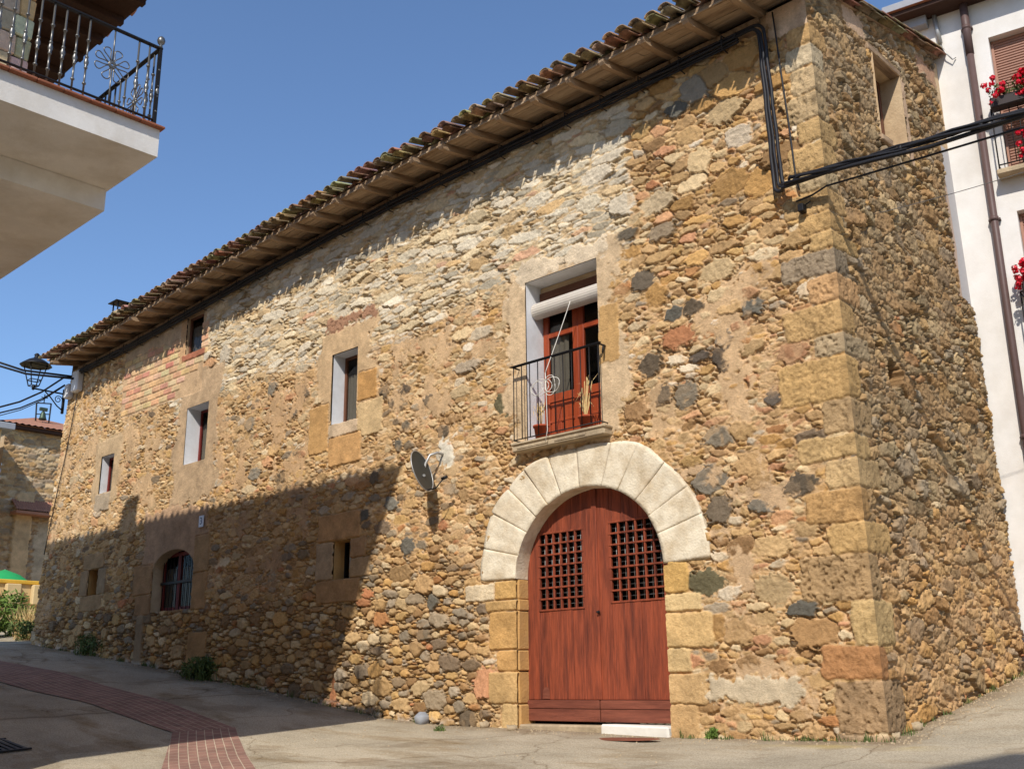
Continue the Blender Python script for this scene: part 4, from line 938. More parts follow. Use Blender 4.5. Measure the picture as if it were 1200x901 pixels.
# slab and railing
SY = -.17; sx0, sx1 = -4.93, -3.30
sl = MB(); sl.bbox(sx0, sx1, SY, .03, 3.565, 3.67, .015, .004); sl.bbox(sx0 + .09, -4.28, SY - .012, SY + .01, 3.60, 3.635, .004); sl.bbox(-4.15, sx1 - .32, SY - .012, SY + .01, 3.60, 3.635, .004); sl.bbox(sx0 - .02, sx1 + .02, SY - .02, .03, 3.655, 3.695, .012, .004)
balc = sl.build('balcony', M['slab'], house)
RY = SY + .015; rx0, rx1 = -4.92, -3.36; zr0, zr1 = 3.74, 4.79
for z in (zr0, zr1):
    ra = MB(); ra.tube([(rx0, .02, z), (rx0, RY, z), (rx1, RY, z), (rx1, .02, z)], .013 if z == zr1 else .009, 6)
    if z == zr1: ra.box(rx0 - .05, rx1 + .03, RY - .02, RY + .02, zr1 + .006, zr1 + .02); ra.tube([(rx1, .0, zr1), (rx1 + .02, -.08, zr1 - .02), (rx1 + .02, -.10, zr1 - .12)], .014, 6)
    ra.build('handrail' if z == zr1 else 'bottom_rail', M['iron'], balc)
bm_ = MB(); bm_.tube([(0, 0, zr0), (0, 0, zr1)], .0075, 6); bme = bm_.mesh('railing_bar'); bme.materials.append(M['iron'])
for i in range(11):
    o = bpy.data.objects.new('railing_bar', bme); COL.objects.link(o); o.parent = balc; o.location = (rx0 + .012 + i * (rx1 - rx0 - .024) / 10, RY, 0)
# pots on the balcony
def pot(name, x, y, z, r, h, label):
    t = thing(name, label, 'flower pot', (x, y, z))
    m = MB(); m.lathe([(r * .72, 0), (r * .95, h * .86), (r * 1.08, h * .86), (r * 1.1, h), (r * .95, h), (r * .9, h * .9), (0, h * .9)], (0, 0, 0), 18); m.build('pot', M['terracotta'], t); return t
p1 = pot('flower_pot', -4.50, -.045, 3.697, .105, .2, 'red plastic flower pot with withered twigs at the left of the balcony')
tw = MB()
for i in range(10):
    a = rnd.uniform(0, 6.28); r = rnd.uniform(.02, .16); tw.tube([(0, 0, .17), (r * .5 * math.cos(a), r * .2 * math.sin(a), .3), (r * math.cos(a), r * .35 * math.sin(a), rnd.uniform(.35, .6))], .003, 4)
    tw.add([(r * math.cos(a) + rnd.uniform(-.03, .03), r * .35 * math.sin(a) + rnd.uniform(-.02, .02), .42 + rnd.uniform(-.1, .1)) for _ in range(3)], [(0, 1, 2)])
tw.build('twigs', M['straw'], p1)
p2 = pot('flower_pot', -3.70, -.045, 3.697, .10, .19, 'terracotta flower pot holding a dried straw coloured plant at the right of the balcony')
tw = MB()
for i in range(24):
    a = rnd.uniform(0, 6.28); r = rnd.uniform(.08, .28); hh = rnd.uniform(.15, .55); dr = rnd.uniform(-.1, .25)
    x_, y_ = r * math.cos(a), r * .45 * math.sin(a) + .02; w = rnd.uniform(.004, .009)
    P0 = (0, 0, .17); P1 = (x_ * .5, y_ * .5, .17 + hh); P2 = (x_, y_, .17 + hh * (1 - dr * 2.5))
    tw.add([(P0[0] - w, P0[1], P0[2]), (P0[0] + w, P0[1], P0[2]), (P1[0] + w, P1[1], P1[2]), (P1[0] - w, P1[1], P1[2]), (P2[0], P2[1] - .003, P2[2])], [(0, 1, 2, 3), (3, 2, 4)])
tw.build('dried_leaves', M['straw'], p2)
# house number
hx, hz_ = fac(239, 611); hp = thing('house_number_plate', 'small white enamel house number plate above the low arched window', 'number plate', (hx, -.05, hz_))
m_ = MB(); m_.bbox(-.085, .085, -.012, 0, -.11, .11, .012); m_.build('plate', M['plate'], hp)
fc = bpy.data.curves.new('number', 'FONT'); fc.body = '3'; fc.size = .19; fc.extrude = .001; fc.align_x = 'CENTER'; fc.align_y = 'CENTER'
fo = bpy.data.objects.new('tmp', fc); COL.objects.link(fo); dg = bpy.context.evaluated_depsgraph_get(); me = bpy.data.meshes.new_from_object(fo.evaluated_get(dg)); bpy.data.objects.remove(fo)
me.materials.clear(); o = link('number', me, M['ink'], hp); o.rotation_euler = (R(90), 0, 0); o.location = (0, -.0145, 0)

# side wall window
sy0, sy1, sz0, sz1 = SWIN
sw_ = MB(); xf = -.34
sw_.bbox(xf - .05, xf, sy0 + .02, sy0 + .08, sz0, sz1, .005); sw_.bbox(xf - .05, xf, sy1 - .08, sy1 - .02, sz0, sz1, .005); sw_.bbox(xf - .05, xf, sy0 + .08, sy1 - .08, sz0, sz0 + .06, .005); sw_.bbox(xf - .05, xf, sy0 + .08, sy1 - .08, sz1 - .06, sz1, .005); sw_.bbox(xf - .05, xf - .004, (sy0 + sy1) / 2 - .03, (sy0 + sy1) / 2 + .03, sz0 + .06, sz1 - .06, .005)
swo = sw_.build('window', M['brownframe'], house); swo['label'] = 'deep side window with plastered reveal and timber lintel'
r = MB(); xo = -.055
r.quad((xo, sy1, sz0), (xo, sy1, sz1), (xf - .05, sy1, sz1), (xf - .05, sy1, sz0)); r.quad((xo, sy0, sz0), (xf - .05, sy0, sz0), (xf - .05, sy0, sz1), (xo, sy0, sz1)); r.quad((xo, sy0, sz1), (xf - .05, sy0, sz1), (xf - .05, sy1, sz1), (xo, sy1, sz1)); r.quad((xo, sy0, sz0), (xo, sy1, sz0), (xf - .05, sy1, sz0), (xf - .05, sy0, sz0))
r.build('reveal', M['plaster'], swo)
p = MB(); p.quad((xf - .03, sy0, sz0), (xf - .03, sy1, sz0), (xf - .03, sy1, sz1), (xf - .03, sy0, sz1)); p.build('pane', M['glass'], swo)
r = MB(); r.box(-1.2, xf - .06, sy0 - .2, sy1 + .2, sz0 - .2, sz1 + .2); r.build('dark_room', M['dark'], swo)
lt = MB(); lt.bbox(-.20, -.055, sy0 - .12, sy1 + .06, sz1 - .005, sz1 + .10, .015, .006); lt.build('lintel', M['oldwood'], swo)
si = MB(); si.bbox(-.22, -.02, sy0 - .05, sy0 + .25, sz0 - .07, sz0 + .02, .01, .01); si.build('sill', M['oldwood'], swo)
zz = np.linspace(5.50, 8.6, 12)
for (lo_, hi_, dx, mt) in ((3.60, 3.87, .012, 'patchpink'), (3.87, 4.24, .0, 'patchgrey')):
    pp = MB()
    for a, c in zip(zz[:-1], zz[1:]):
        wv = [float(fbm(np.array([0.]), np.array([q]), .5, 3, 3)[0]) * .05 for q in (a, c)]
        xf_ = [dx - .02 - .0125 * q for q in (a, c)]
        pp.add([(xf_[0], lo_ + wv[0], a), (xf_[0], hi_ + wv[0], a), (xf_[1], hi_ + wv[1], c), (xf_[1], lo_ + wv[1], c), (-.3, hi_ + wv[0], a), (-.3, hi_ + wv[1], c)], [(0, 1, 2, 3), (1, 4, 5, 2)])
    pp.build('plaster_strip', M[mt], house)

# ------------------------------------------------------------------ placing helpers
def on_plane_y(px, py, y):
    r = ray(px, py); return Vector(CAM + (y - CAM[1]) / r[1] * r)
def on_plane_x(px, py, x):
    r = ray(px, py); return Vector(CAM + (x - CAM[0]) / r[0] * r)
def on_ground(px, py):
    r = ray(px, py); t = 1.0
    while t < 90:
        p = CAM + r * t
        if p[2] < float(gz(p[0], p[1])): break
        t += .02
    return Vector((p[0], p[1], gnd(p[0], p[1])))
def part(mb, name, m, parent):                             # vertices given in world space under a placed, unrotated Empty
    l = parent.location; mb.v = [(a - l.x, b - l.y, c - l.z) for a, b, c in mb.v]
    return mb.build(name, m, parent)
def leaves(mb, c, ext, n, size, up=.3, shape='ball'):
    for _ in range(n):
        while True:
            p = Vector((rnd.uniform(-1, 1), rnd.uniform(-1, 1), rnd.uniform(-1, 1)))
            if p.length <= 1: break
        p = Vector((c[0] + p.x * ext[0], c[1] + p.y * ext[1], c[2] + p.z * ext[2]))
        d = Vector((rnd.gauss(0, 1), rnd.gauss(0, 1), rnd.gauss(0, 1) + up)).normalized(); s = d.orthogonal().normalized(); s.rotate(Matrix.Rotation(rnd.uniform(0, 6.28), 3, d)); q = d.cross(s)
        L = size * rnd.uniform(.6, 1.3); w = L * rnd.uniform(.3, .45)
        mb.add([p - s * L, p + q * w + d * w * .3, p + s * L, p - q * w + d * w * .3], [(0, 1, 2), (0, 2, 3)])
def blades(mb, c, r, n, h, lean=.5, w=.006):
    for _ in range(n):
        a = rnd.uniform(0, 6.28); q = rnd.uniform(0, r); b = rnd.uniform(0, 6.28); hh = h * rnd.uniform(.4, 1.1); l = rnd.uniform(0, lean) * hh
        p = Vector((c[0] + q * math.cos(a), c[1] + q * math.sin(a) * .6, c[2])); s = Vector((-math.sin(b), math.cos(b), 0)) * w
        m1 = p + Vector((math.cos(b) * l * .35, math.sin(b) * l * .35, hh * .6)); t = p + Vector((math.cos(b) * l, math.sin(b) * l, hh))
        mb.add([p - s, p + s, m1 + s, m1 - s, t], [(0, 1, 2, 3), (3, 2, 4)])

# ------------------------------------------------------------------ cables along the wall
cb = MB()
for (dy, dz, r) in [(-.085, 8.335, .022), (-.13, 8.30, .019), (-.09, 8.275, .020), (-.125, 8.345, .018), (-.075, 8.25, .013)]:
    pts = []
    x = RL + .35
    while x < -1.0: pts.append((x, dy + rnd.uniform(-.006, .006), dz + float(sag(x)) + rnd.uniform(-.012, .012))); x += .33
    pts.append((-1.0, dy, dz))
    cb.tube(pts, r, 7)
for i in range(28):
    x = -1.2 - i * .66; z = 8.30 + float(sag(x)); cb.tube([(x, -.02, z - .10), (x, -.165, z - .09), (x + .01, -.17, z + .08), (x, -.02, z + .10)], .009, 5)
def drop(x0, x1, z0, r, dy, zend=6.02, xo=0):
    pts = [(-1.0, dy, z0)]
    for a in np.linspace(0, math.pi / 2, 7): pts.append((x0 - .16 + .16 * math.sin(a), dy, z0 - .16 + .16 * math.cos(a)))
    n = 10
    for i in range(1, n): f = i / n; pts.append((x0 + (x1 - x0) * f + .006 * math.sin(i * 2.1), dy, (z0 - .16) * (1 - f) + (zend + .1) * f))
    for a in np.linspace(0, math.pi / 2, 6): pts.append((x1 + .1 - .1 * math.cos(a), dy - .02 * a, zend + .1 - .1 * math.sin(a)))
    return pts
def run_out(start, r, d, L=14, sagd=.35, wob=.0, ph=0):
    pts = []
    for i in range(25):
        f = i / 24; p = Vector(start) + Vector(d) * (L * f); p.z -= sagd * 4 * f * (1 - f) * .35
        p += Vector((0, math.cos(f * 40 + ph), math.sin(f * 40 + ph))) * wob; pts.append(tuple(p))
    return pts
D1 = (1, -.042, -.062)
for (x0, x1, z0, ze, r, ph) in [(-.70, -.66, 8.335, 6.02, .024, 0), (-.62, -.55, 8.345, 6.07, .022, 2), (-.66, -.60, 8.30, 6.05, .018, 4)]:
    a = drop(x0, x1, z0, r, -.10 - .02 * (ph / 4), ze); s0 = a[-1]
    cb.tube(a + run_out((s0[0] + .06, s0[1] - .09, s0[2]), r, D1, wob=.022, ph=ph), r, 7)
for ph, r in ((1, .014), (3, .016), (5, .013)):
    cb.tube([(-.58, -.13, 6.1), (-.42, -.2, 6.04)] + run_out((-.25, -.24, 6.05), r, D1, wob=.034, ph=ph), r, 6)
for i in range(9):
    p = Vector((-.2, -.22, 6.045)) + Vector(D1) * (i * .85 + .3); p.z -= .35 * 4 * .35 * ((i * .85 + .3) / 14) * (1 - (i * .85 + .3) / 14)
    cb.tube([(p.x - .02, p.y, p.z), (p.x + .02, p.y - .001, p.z)], .052, 8)
cables = tag(cb.build('cable_bundle', M['cable']), 'thick bundle of black cables under the eave, down the corner and off to the right', 'cable')
c2 = MB(); c2.tube([(-.52, -.05, 8.45), (-.50, -.06, 8.2), (-.47, -.06, 7.6), (-.43, -.06, 6.9), (-.40, -.06, 6.15), (-.36, -.08, 5.98)] , .011, 6)
c2.tube([(-.42, -.06, 5.86), (-.2, -.10, 5.85)] + run_out((0, -.14, 5.88), .012, (1, -.03, -.040), L=14, sagd=.30), .012, 6)
tag(c2.build('service_cable', M['cable']), 'thin single black cable running just below the thick bundle at the house corner', 'cable')
c3 = MB(); c3.tube([tuple(Vector((fac(x, y)[0], -.045, fac(x, y)[1]))) for x, y in [(893, 50), (897, 100), (902, 150), (906, 200), (910, 235)]], .006, 5)
tag(c3.build('thin_wire_or_shadow', M['greycable']), 'thin grey wire hanging down the ochre stones left of the cable drop', 'wire')
c4 = MB(); c4.tube(run_out((.02, 1.0, 4.95 + .95), .004, (1, .30, .14), L=3.2, sagd=.2), .0045, 4)
tag(c4.build('thin_wire_or_shadow', M['greycable']), 'very thin wire running from the side wall towards the white house', 'wire')
cable_shadow = MB(); cable_shadow.tube([tuple(Vector((fac(x, y)[0] + .0, -.05, fac(x, y)[1]))) for x, y in [(93, 462), (86, 500), (78, 540), (70, 575), (62, 612), (54, 650)]], .011, 5)  # dark tube laid on the wall in place of an overhead cable's shadow
tag(cable_shadow.build('thin_wire_or_shadow', M['cable']), 'cable shadow modelled as a dark strand down the far left end of the wall', 'wire')
x, z = fac(944, 247); h_ = MB(); h_.bbox(x - .035, x + .035, -.13, -.03, z - .05, z + .05, .01); h_.tube([(x + .03, -.06, z + .04), (x + .10, -.05, z + .07)], .008, 5); tag(h_.build('wall_anchor', M['iron']), 'small black anchor fixed on the yellow corner block below the cables', 'bracket')

# ------------------------------------------------------------------ satellite dish
dt = thing('satellite_dish', 'dark grey satellite dish on a bent tube beside a patch of white cement', 'satellite dish', (-6.49, -.45, 3.50))
nrm = Vector((.90, .30, .30)).normalized(); zax = Vector((0, 0, 1)); sx_ = zax.cross(nrm).normalized(); sy_ = nrm.cross(sx_)
db = MB(); vs = []; NR_, NA = 7, 28; RD = .30
for side in (0, 1):
    for i in range(NR_ + 1):
        r = RD * i / NR_
        for k in range(NA):
            a = 2 * math.pi * k / NA; p = sx_ * (r * .92 * math.cos(a)) + sy_ * (r * 1.06 * math.sin(a)) + nrm * (.36 * (r * r - RD * RD) - .006 * side); vs.append(p)
fs = []
for side in (0, 1):
    o = side * (NR_ + 1) * NA
    for i in range(NR_):
        for k in range(NA):
            q = (o + i * NA + k, o + i * NA + (k + 1) % NA, o + (i + 1) * NA + (k + 1) % NA, o + (i + 1) * NA + k); fs.append(q if side == 0 else q[::-1])
db.add(vs, fs, True); db.build('reflector', M['dish'], dt)
rm = MB(); rm.tube([sx_ * (RD * .925 * math.cos(a)) + sy_ * (RD * 1.065 * math.sin(a)) for a in np.linspace(0, 2 * math.pi, 33)], .009, 6, False); rm.build('rim', M['galv'], dt)
wx, wz = fac(521, 533); wp_ = Vector((wx + .0, -.02, wz)) - Vector(dt.location)
am = MB(); am.tube([wp_, wp_ + Vector((-.0, -.12, .015)), wp_ + Vector((-.06, -.22, -.03)), wp_ + Vector((-.10, -.27, -.16)), wp_ + Vector((-.12, -.30, -.34)), Vector((.0, .04, -.06))], .021, 8); am.bbox(wp_.x - .06, wp_.x + .06, wp_.y - .01, wp_.y + .025, wp_.z - .10, wp_.z + .06, .006); am.build('arm', M['galv'], dt)
ln = MB(); fp = nrm * .30 + sy_ * -.24; ln.tube([sy_ * -.30 - nrm * .01, sy_ * -.33 + nrm * .14, fp], .010, 6); ln.tube([fp - nrm * .03, fp + nrm * .06], .024, 10); ln.build('feed_horn', M['iron'], dt)

# ------------------------------------------------------------------ lantern on the left corner
ax_, az_ = fac(76, 462); pe = on_plane_x(39, 455, ax_)
lt_ = thing('street_lantern', 'black wrought iron street lantern on a scrolled bracket at the left end of the eave', 'street lamp', (ax_, -.02, az_))
Ld = pe.y + .02; Lz = pe.z - az_
br2 = MB(); br2.tube([(0, 0, 0), (0, Ld * .5, Lz * .5), (0, Ld, Lz)], .022, 6); br2.tube([(0, .0, -.42), (0, Ld * .2, -.32), (0, Ld * .45, -.12), (0, Ld * .62, Lz * .6 - .02)], .016, 6)
br2.tube([(0, Ld * .17 + .10 * math.cos(a) * (1 - a / 12), -.16 + .10 * math.sin(a) * (1 - a / 12)) for a in np.linspace(0, 9, 30)], .011, 5); br2.bbox(-.03, .03, -.03, .03, -.5, .12, .01); br2.build('bracket', M['iron'], lt_)
lh = MB(); b0 = Lz + .06; w0, w1 = .09, .20; zt = b0 + .50
for sx in (-1, 1):
    for sy in (-1, 1): lh.tube([(sx * w0, Ld + sy * w0, b0), (sx * w1, Ld + sy * w1, zt)], .014, 5)
for (w_, zq) in ((w0, b0), (w1, zt), ((w0 * .72 + w1 * .28), b0 + .14)):
    c_ = [(-w_, Ld - w_, zq), (w_, Ld - w_, zq), (w_, Ld + w_, zq), (-w_, Ld + w_, zq), (-w_, Ld - w_, zq)]; lh.tube(c_, .013, 5)
lh.lathe([(.02, -.10), (.045, -.07), (.03, -.03), (.05, 0)], (0, Ld, b0), 8); lh.build('lantern_frame', M['iron'], lt_)
cp_ = MB(); cp_.lathe([(.37, 0), (.36, .03), (.20, .14), (.07, .20), (.05, .25), (.07, .28), (.03, .32)], (0, Ld, zt), 10); cp_.build('lantern_cap', M['iron'], lt_)
for (px, py, w, h, nm, lb) in [(91, 447, .16, .26, 'junction_box', 'white junction box just under the left end of the eave'), (81, 459, .10, .18, 'junction_box', 'smaller white junction box left of and below the one under the eave')]:
    x, z = fac(px, py, -.08); j = MB(); j.bbox(x - w, x + w, -.17, -.0, z - h, z + h, .03); tag(j.build(nm, M['whitewash']), lb, 'junction box')
lw = MB()
for (p0, p1, r) in [((0, 423), (84, 441), .028), ((0, 428), (90, 444), .03)]:
    a = on_plane_y(*p1, -.1); b2 = on_plane_y(p0[0] - 30, p0[1] - 8, -2.2); mid = (a + b2) / 2; mid.z -= .12; lw.tube([b2, mid, a], r, 6)
tag(lw.build('overhead_cables', M['cable']), 'pair of black cables crossing the sky behind the lantern cap', 'cable')
lw = MB()
for (p0, p1, r) in [((0, 471), (74, 443), .022), ((0, 477), (76, 451), .018), ((0, 481), (76, 452), .010)]:
    a = on_plane_y(*p1, -.1); b2 = on_plane_y(p0[0] - 30, p0[1] + 8, -2.2); mid = (a + b2) / 2; mid.z -= .22; lw.tube([b2, (b2 + mid) / 2 - Vector((0, 0, .06)), mid, (a + mid) / 2 - Vector((0, 0, .06)), a], r, 6)
tag(lw.build('overhead_cables', M['cable']), 'sagging black cables below the lantern running to the left', 'cable')

# ------------------------------------------------------------------ white house
WA = R(10)
wh = thing('white_house', 'white rendered house with brown roller shutters and red geraniums at the right', 'house', (0, 4.2, 0), WA)
WO = [(.63, 1.75, 7.42, 9.63), (.66, 1.76, 4.62, 6.83), (3.3, 4.4, 7.42, 9.63), (3.3, 4.4, 4.62, 6.83)]
def wall_holes(mb, x0, x1, z0, z1, holes, y=0):
    xs_ = sorted({x0, x1} | {h[0] for h in holes} | {h[1] for h in holes}); zs_ = sorted({z0, z1} | {h[2] for h in holes} | {h[3] for h in holes})
    for a, c in zip(xs_[:-1], xs_[1:]):
        for e, f in zip(zs_[:-1], zs_[1:]):
            m = ((a + c) / 2, (e + f) / 2)
            if any(h[0] < m[0] < h[1] and h[2] < m[1] < h[3] for h in holes): continue
            mb.quad((a, y, e), (c, y, e), (c, y, f), (a, y, f))
m_ = MB(); wall_holes(m_, -.55, 9, -1, 10.25, WO)
m_.quad((9, 0, -1), (9, 8, -1), (9, 8, 10.25), (9, 0, 10.25)); m_.quad((9, 8, -1), (-.55, 8, -1), (-.55, 8, 10.25), (9, 8, 10.25)); m_.quad((-.55, 8, -1), (-.55, 0, -1), (-.55, 0, 10.25), (-.55, 8, 10.25)); m_.build('wall', M['whitewall'], wh)
rf = MB(); rf.bbox(-1.0, 9.4, -.36, 8.4, 10.25, 10.33, .01); rf.build('eave_soffit', M['darkwood'], wh)
rf = MB(); rf.add([(-1.02, -.42, 10.33), (9.42, -.42, 10.33), (9.42, 8.42, 10.33), (-1.02, 8.42, 10.33), (-1.02, 4, 11.8), (9.42, 4, 11.8)], [(0, 1, 5, 4), (2, 3, 4, 5), (1, 2, 5), (3, 0, 4), (0, 3, 2, 1)]); rf.build('roof', M['bgtile'], wh)
eb = MB(); eb.bbox(-.78, -.16, -.16, .3, 10.10, 10.62, .01); eb.build('eave_box', M['asbestos'], wh)
for i, o in enumerate(WO):
    f = MB(); f.bbox(o[0] + .005, o[1] - .005, .145, .18, o[3] - .05, o[3] - .002, .004); f.bbox(o[0] + .002, o[0] + .04, .13, .18, o[2], o[3] - .05, .004); f.bbox(o[1] - .04, o[1] - .002, .13, .18, o[2], o[3] - .05, .004)
    wdo = f.build('window', M['shutter'], wh)
    s_ = MB(); z = o[2] + .01
    while z < o[3] - .06:
        s_.add([(o[0] + .04, .16, z), (o[1] - .04, .16, z), (o[1] - .04, .148, z + .012), (o[0] + .04, .148, z + .012), (o[1] - .04, .148, z + .030), (o[0] + .04, .148, z + .030), (o[1] - .04, .162, z + .041), (o[0] + .04, .162, z + .041)], [(0, 1, 2, 3), (3, 2, 4, 5), (5, 4, 6, 7)]); z += .043
    s_.build('roller_shutter', M['shutter'], wdo)
    r = MB(); r.quad((o[0], 0, o[2]), (o[0], .17, o[2]), (o[0], .17, o[3]), (o[0], 0, o[3])); r.quad((o[1], 0, o[2]), (o[1], 0, o[3]), (o[1], .17, o[3]), (o[1], .17, o[2])); r.quad((o[0], 0, o[3]), (o[0], .17, o[3]), (o[1], .17, o[3]), (o[1], 0, o[3])); r.quad((o[0], 0, o[2]), (o[1], 0, o[2]), (o[1], .17, o[2]), (o[0], .17, o[2])); r.build('reveal', M['whitewall'], wdo)
    b_ = MB(); b_.bbox(o[0] - .12, o[1] + .12, -.24, .0, o[2] - .085, o[2] - .005, .01); bo = b_.build('window_balcony', M['slab'], wh)
    rl = MB(); xa, xb, ya = o[0] - .08, o[1] + .08, -.21
    for z in (o[2] + .06, o[2] + .95): rl.tube([(xa, -.0, z), (xa, ya, z), (xb, ya, z), (xb, 0, z)], .011, 5)
    n = 11
    for k in range(n + 1): rl.tube([(xa + (xb - xa) * k / n, ya, o[2] + .06), (xa + (xb - xa) * k / n, ya, o[2] + .95)], .007, 5)
    rl.tube([(xa, ya, o[2]), (xa, ya, o[2] + .95)], .011, 5); rl.build('balcony_railing', M['iron'], bo)
dp = MB(); dp.tube([(.37, -.085, 10.3), (.37, -.085, 5.0), (.37, -.085, -.5)], .052, 14)
for z in (9.85, 6.75, 3.6, 1.2): dp.tube([(.37, -.085, z - .03), (.37, -.085, z + .03)], .062, 14); dp.box(.29, .45, -.075, -.0, z - .012, z + .012)
dp.tube([(.37, -.085, 9.4), (.37, -.085, 10.3)], .060, 14); dp.build('downpipe', M['pipe'], wh)
cd2 = MB(); cd2.tube([(-.06, -.05, 10.3), (-.02, -.05, 9.75)], .035, 8); cd2.tube([(-.02, -.05, 9.72), (.04, -.09, 9.55), (.12, -.06, 9.42), (.16, -.02, 9.46)], .010, 5); cd2.build('conduit', M['galv'], wh)
def geranium(name, loc, L, label, rz=0, box=True, nf=26, hang=.1):
    t = thing(name, label, 'flower box' if box else 'flower pot', loc, rz, 'red geraniums of the white house')
    m = MB()
    if box: m.bbox(-L / 2, L / 2, -.09, .09, 0, .17, .02)
    else: m.lathe([(.09, 0), (.13, .22), (.14, .24), (.11, .24), (0, .22)], (0, 0, 0), 14)
    m.build('planter', M['planter'] if box else M['terracotta'], t)
    lf = MB(); leaves(lf, (0, -.02, .25), (L / 2 + .06, .18, .17), int(420 * L) + 40, .038, .6); lf.build('leaves', M['leaf'], t)
    fl = MB()
    for _ in range(int(nf * 2.2 * L) + 6):
        c = Vector((rnd.uniform(-L / 2 - .08, L / 2), rnd.uniform(-.22, .1), .30 + rnd.uniform(-.22, .18)))
        for _ in range(22):
            d = Vector((rnd.gauss(0, 1), rnd.gauss(0, 1), rnd.gauss(.3, 1))).normalized(); p = c + d * rnd.uniform(.025, .05); s = d.orthogonal().normalized() * .022; q = d.cross(s).normalized() * .022
            fl.add([p - s, p + q, p + s, p - q], [(0, 1, 2, 3)])
    fl.build('flowers', M['petal'], t); return t
def wl(u, y, z): return wh.matrix_basis @ Vector((u, y, z))
wh.matrix_basis = Matrix.Translation((0, 4.2, 0)) @ Matrix.Rotation(WA, 4, 'Z')
geranium('flower_box', wl(1.16, -.24, 8.32), 1.2, 'dark planter of red geraniums hooked on the upper balcony rail of the white house', WA)
geranium('flower_box', wl(1.25, -.10, 7.42), .8, 'red geraniums standing on the floor of the upper balcony, under the railed planter', WA, nf=16)
geranium('flower_box', wl(1.22, -.24, 5.50), 1.2, 'red geraniums on the lower balcony rail, right of the downpipe', WA)
q = wl(.42, -.35, 0); geranium('flower_pot', (q.x, q.y, gnd(q.x, q.y)), .34, 'pot of red flowers on the ground where the white house meets the stone side wall', 0, False)

# ------------------------------------------------------------------ house with the corner balcony, upper left
bh = thing('balcony_house', 'house with a white corner balcony, iron balusters and split stone walls at the upper left', 'house', (-10, -10, -.9))
m_ = MB(); m_.box(-18, -6.55, -16, -7.15, -1.2, 5.64); part(m_, 'lower_wall', M['balcwhite'], bh)
m_ = MB(); m_.box(-18, -5.83, -16, -5.80, 5.64, 5.896); part(m_, 'floor_beam', M['balcwhite'], bh)
m_ = MB(); m_.box(-18, -4.72, -16, -5.775, 5.90, 6.215); bs_ = part(m_, 'balcony', M['balcwhite'], bh)
m_ = MB(); x = -21
for k in range(38): m_.bbox(-4.98, -4.66, -16.0 + k * .27, -16.0 + k * .27 + .266, 6.217, 6.245, .006)
k = 0
while -4.985 - k * .27 > -18: m_.bbox(-4.985 - (k + 1) * .27 + .004, -4.985 - k * .27, -6.03, -5.715, 6.217, 6.245, .006); k += 1
def rel(mb, parent):                                      # sub-part of a part whose own location is zero
    l = bh.location; mb.v = [(a - l.x, b - l.y, c - l.z) for a, b, c in mb.v]; return mb
rel(m_, bs_).build('edge_tiles', M['tilered'], bs_)
ac = []; m_ = MB()
def ash(x0, x1, y0, y1, z0, z1):
    n = len(m_.v); m_.bbox(x0, x1, y0, y1, z0, z1, .014, .006); c = [v * rnd.uniform(.8, 1.1) for v in rnd.choice([CR(200, 184, 152), CR(190, 172, 140), CR(200, 170, 120), CR(184, 168, 142), CR(206, 192, 166)])]
    ac.extend([c] * (len(m_.v) - n))
z = 6.25; row = 0
m_.box(-18, -5.90, -16, -6.87, 6.25, 9.3); ac.extend([CR(180, 160, 130)] * 8)
while z < 9.2:
    h_ = rnd.choice([.19, .22, .25]); y = -6.80 - (0 if row % 2 else .16)
    ash(-6.1 - (.2 if row % 2 else 0), -5.83 + rnd.uniform(-.01, .015), y if row % 2 == 0 else -6.99, -6.795, z, z + h_ - .012)
    yy = y - (0 if row % 2 == 0 else .19)
    while yy > -9.8: L_ = rnd.uniform(.25, .5); ash(-5.95, -5.83 + rnd.uniform(-.012, .016), yy - L_ + .012, yy - .004, z, z + h_ - .012); yy -= L_
    xx = -6.1 - (.2 if row % 2 else 0)
    while xx > -9.5: L_ = rnd.uniform(.25, .5); ash(xx - L_ + .012, xx, -6.95, -6.80 + rnd.uniform(-.012, .016), z, z + h_ - .012); xx -= L_
    z += h_; row += 1
me = rel(m_, bh).mesh('upper_wall'); at = me.color_attributes.new('Col', 'FLOAT_COLOR', 'POINT'); at.data.foreach_set('color', np.concatenate([np.array(ac), np.ones((len(ac), 1))], 1).astype(np.float32).ravel()); link('upper_wall', me, M['ashlar'], bh)
ey, ex, ez = -5.15, -4.74, 9.14
m_ = MB(); m_.box(-18.15, ex, -16.4, ey, ez, ez + .06)
k = 0
while ex - .12 - k * .6 > -18: m_.bbox(ex - .2 - k * .6, ex - .1 - k * .6, -6.9, ey - .03, ez - .11, ez - .002, .008); k += 1
k = 0
while -7.0 - k * .6 > -16: m_.bbox(-5.85, ex - .03, -7.1 - k * .6, -7.0 - k * .6, ez - .11, ez - .002, .008); k += 1
part(m_, 'eave_soffit', M['darkwood'], bh)
m_ = MB(); m_.add([(-18.2, -16.45, ez + .062), (ex + .03, -16.45, ez + .062), (ex + .03, ey + .03, ez + .062), (-18.2, ey + .03, ez + .062), (-14, -10.8, ez + 1.7), (ex - 5, -10.8, ez + 1.7)], [(0, 1, 5, 4), (1, 2, 5), (2, 3, 4, 5), (3, 0, 4), (3, 2, 1, 0)])
k = 0
while ex - k * .22 > -18.1: jx_ = rnd.uniform(-.03, .03); jy_ = rnd.uniform(-.05, .03); m_.tube([(ex - k * .22 + jx_, ey + .03 + jy_, ez + .07), (ex - k * .22 + jx_, ey - .5, ez + .24)], rnd.uniform(.05, .075), 8); k += 1
part(m_, 'roof', M['bgtile'], bh)
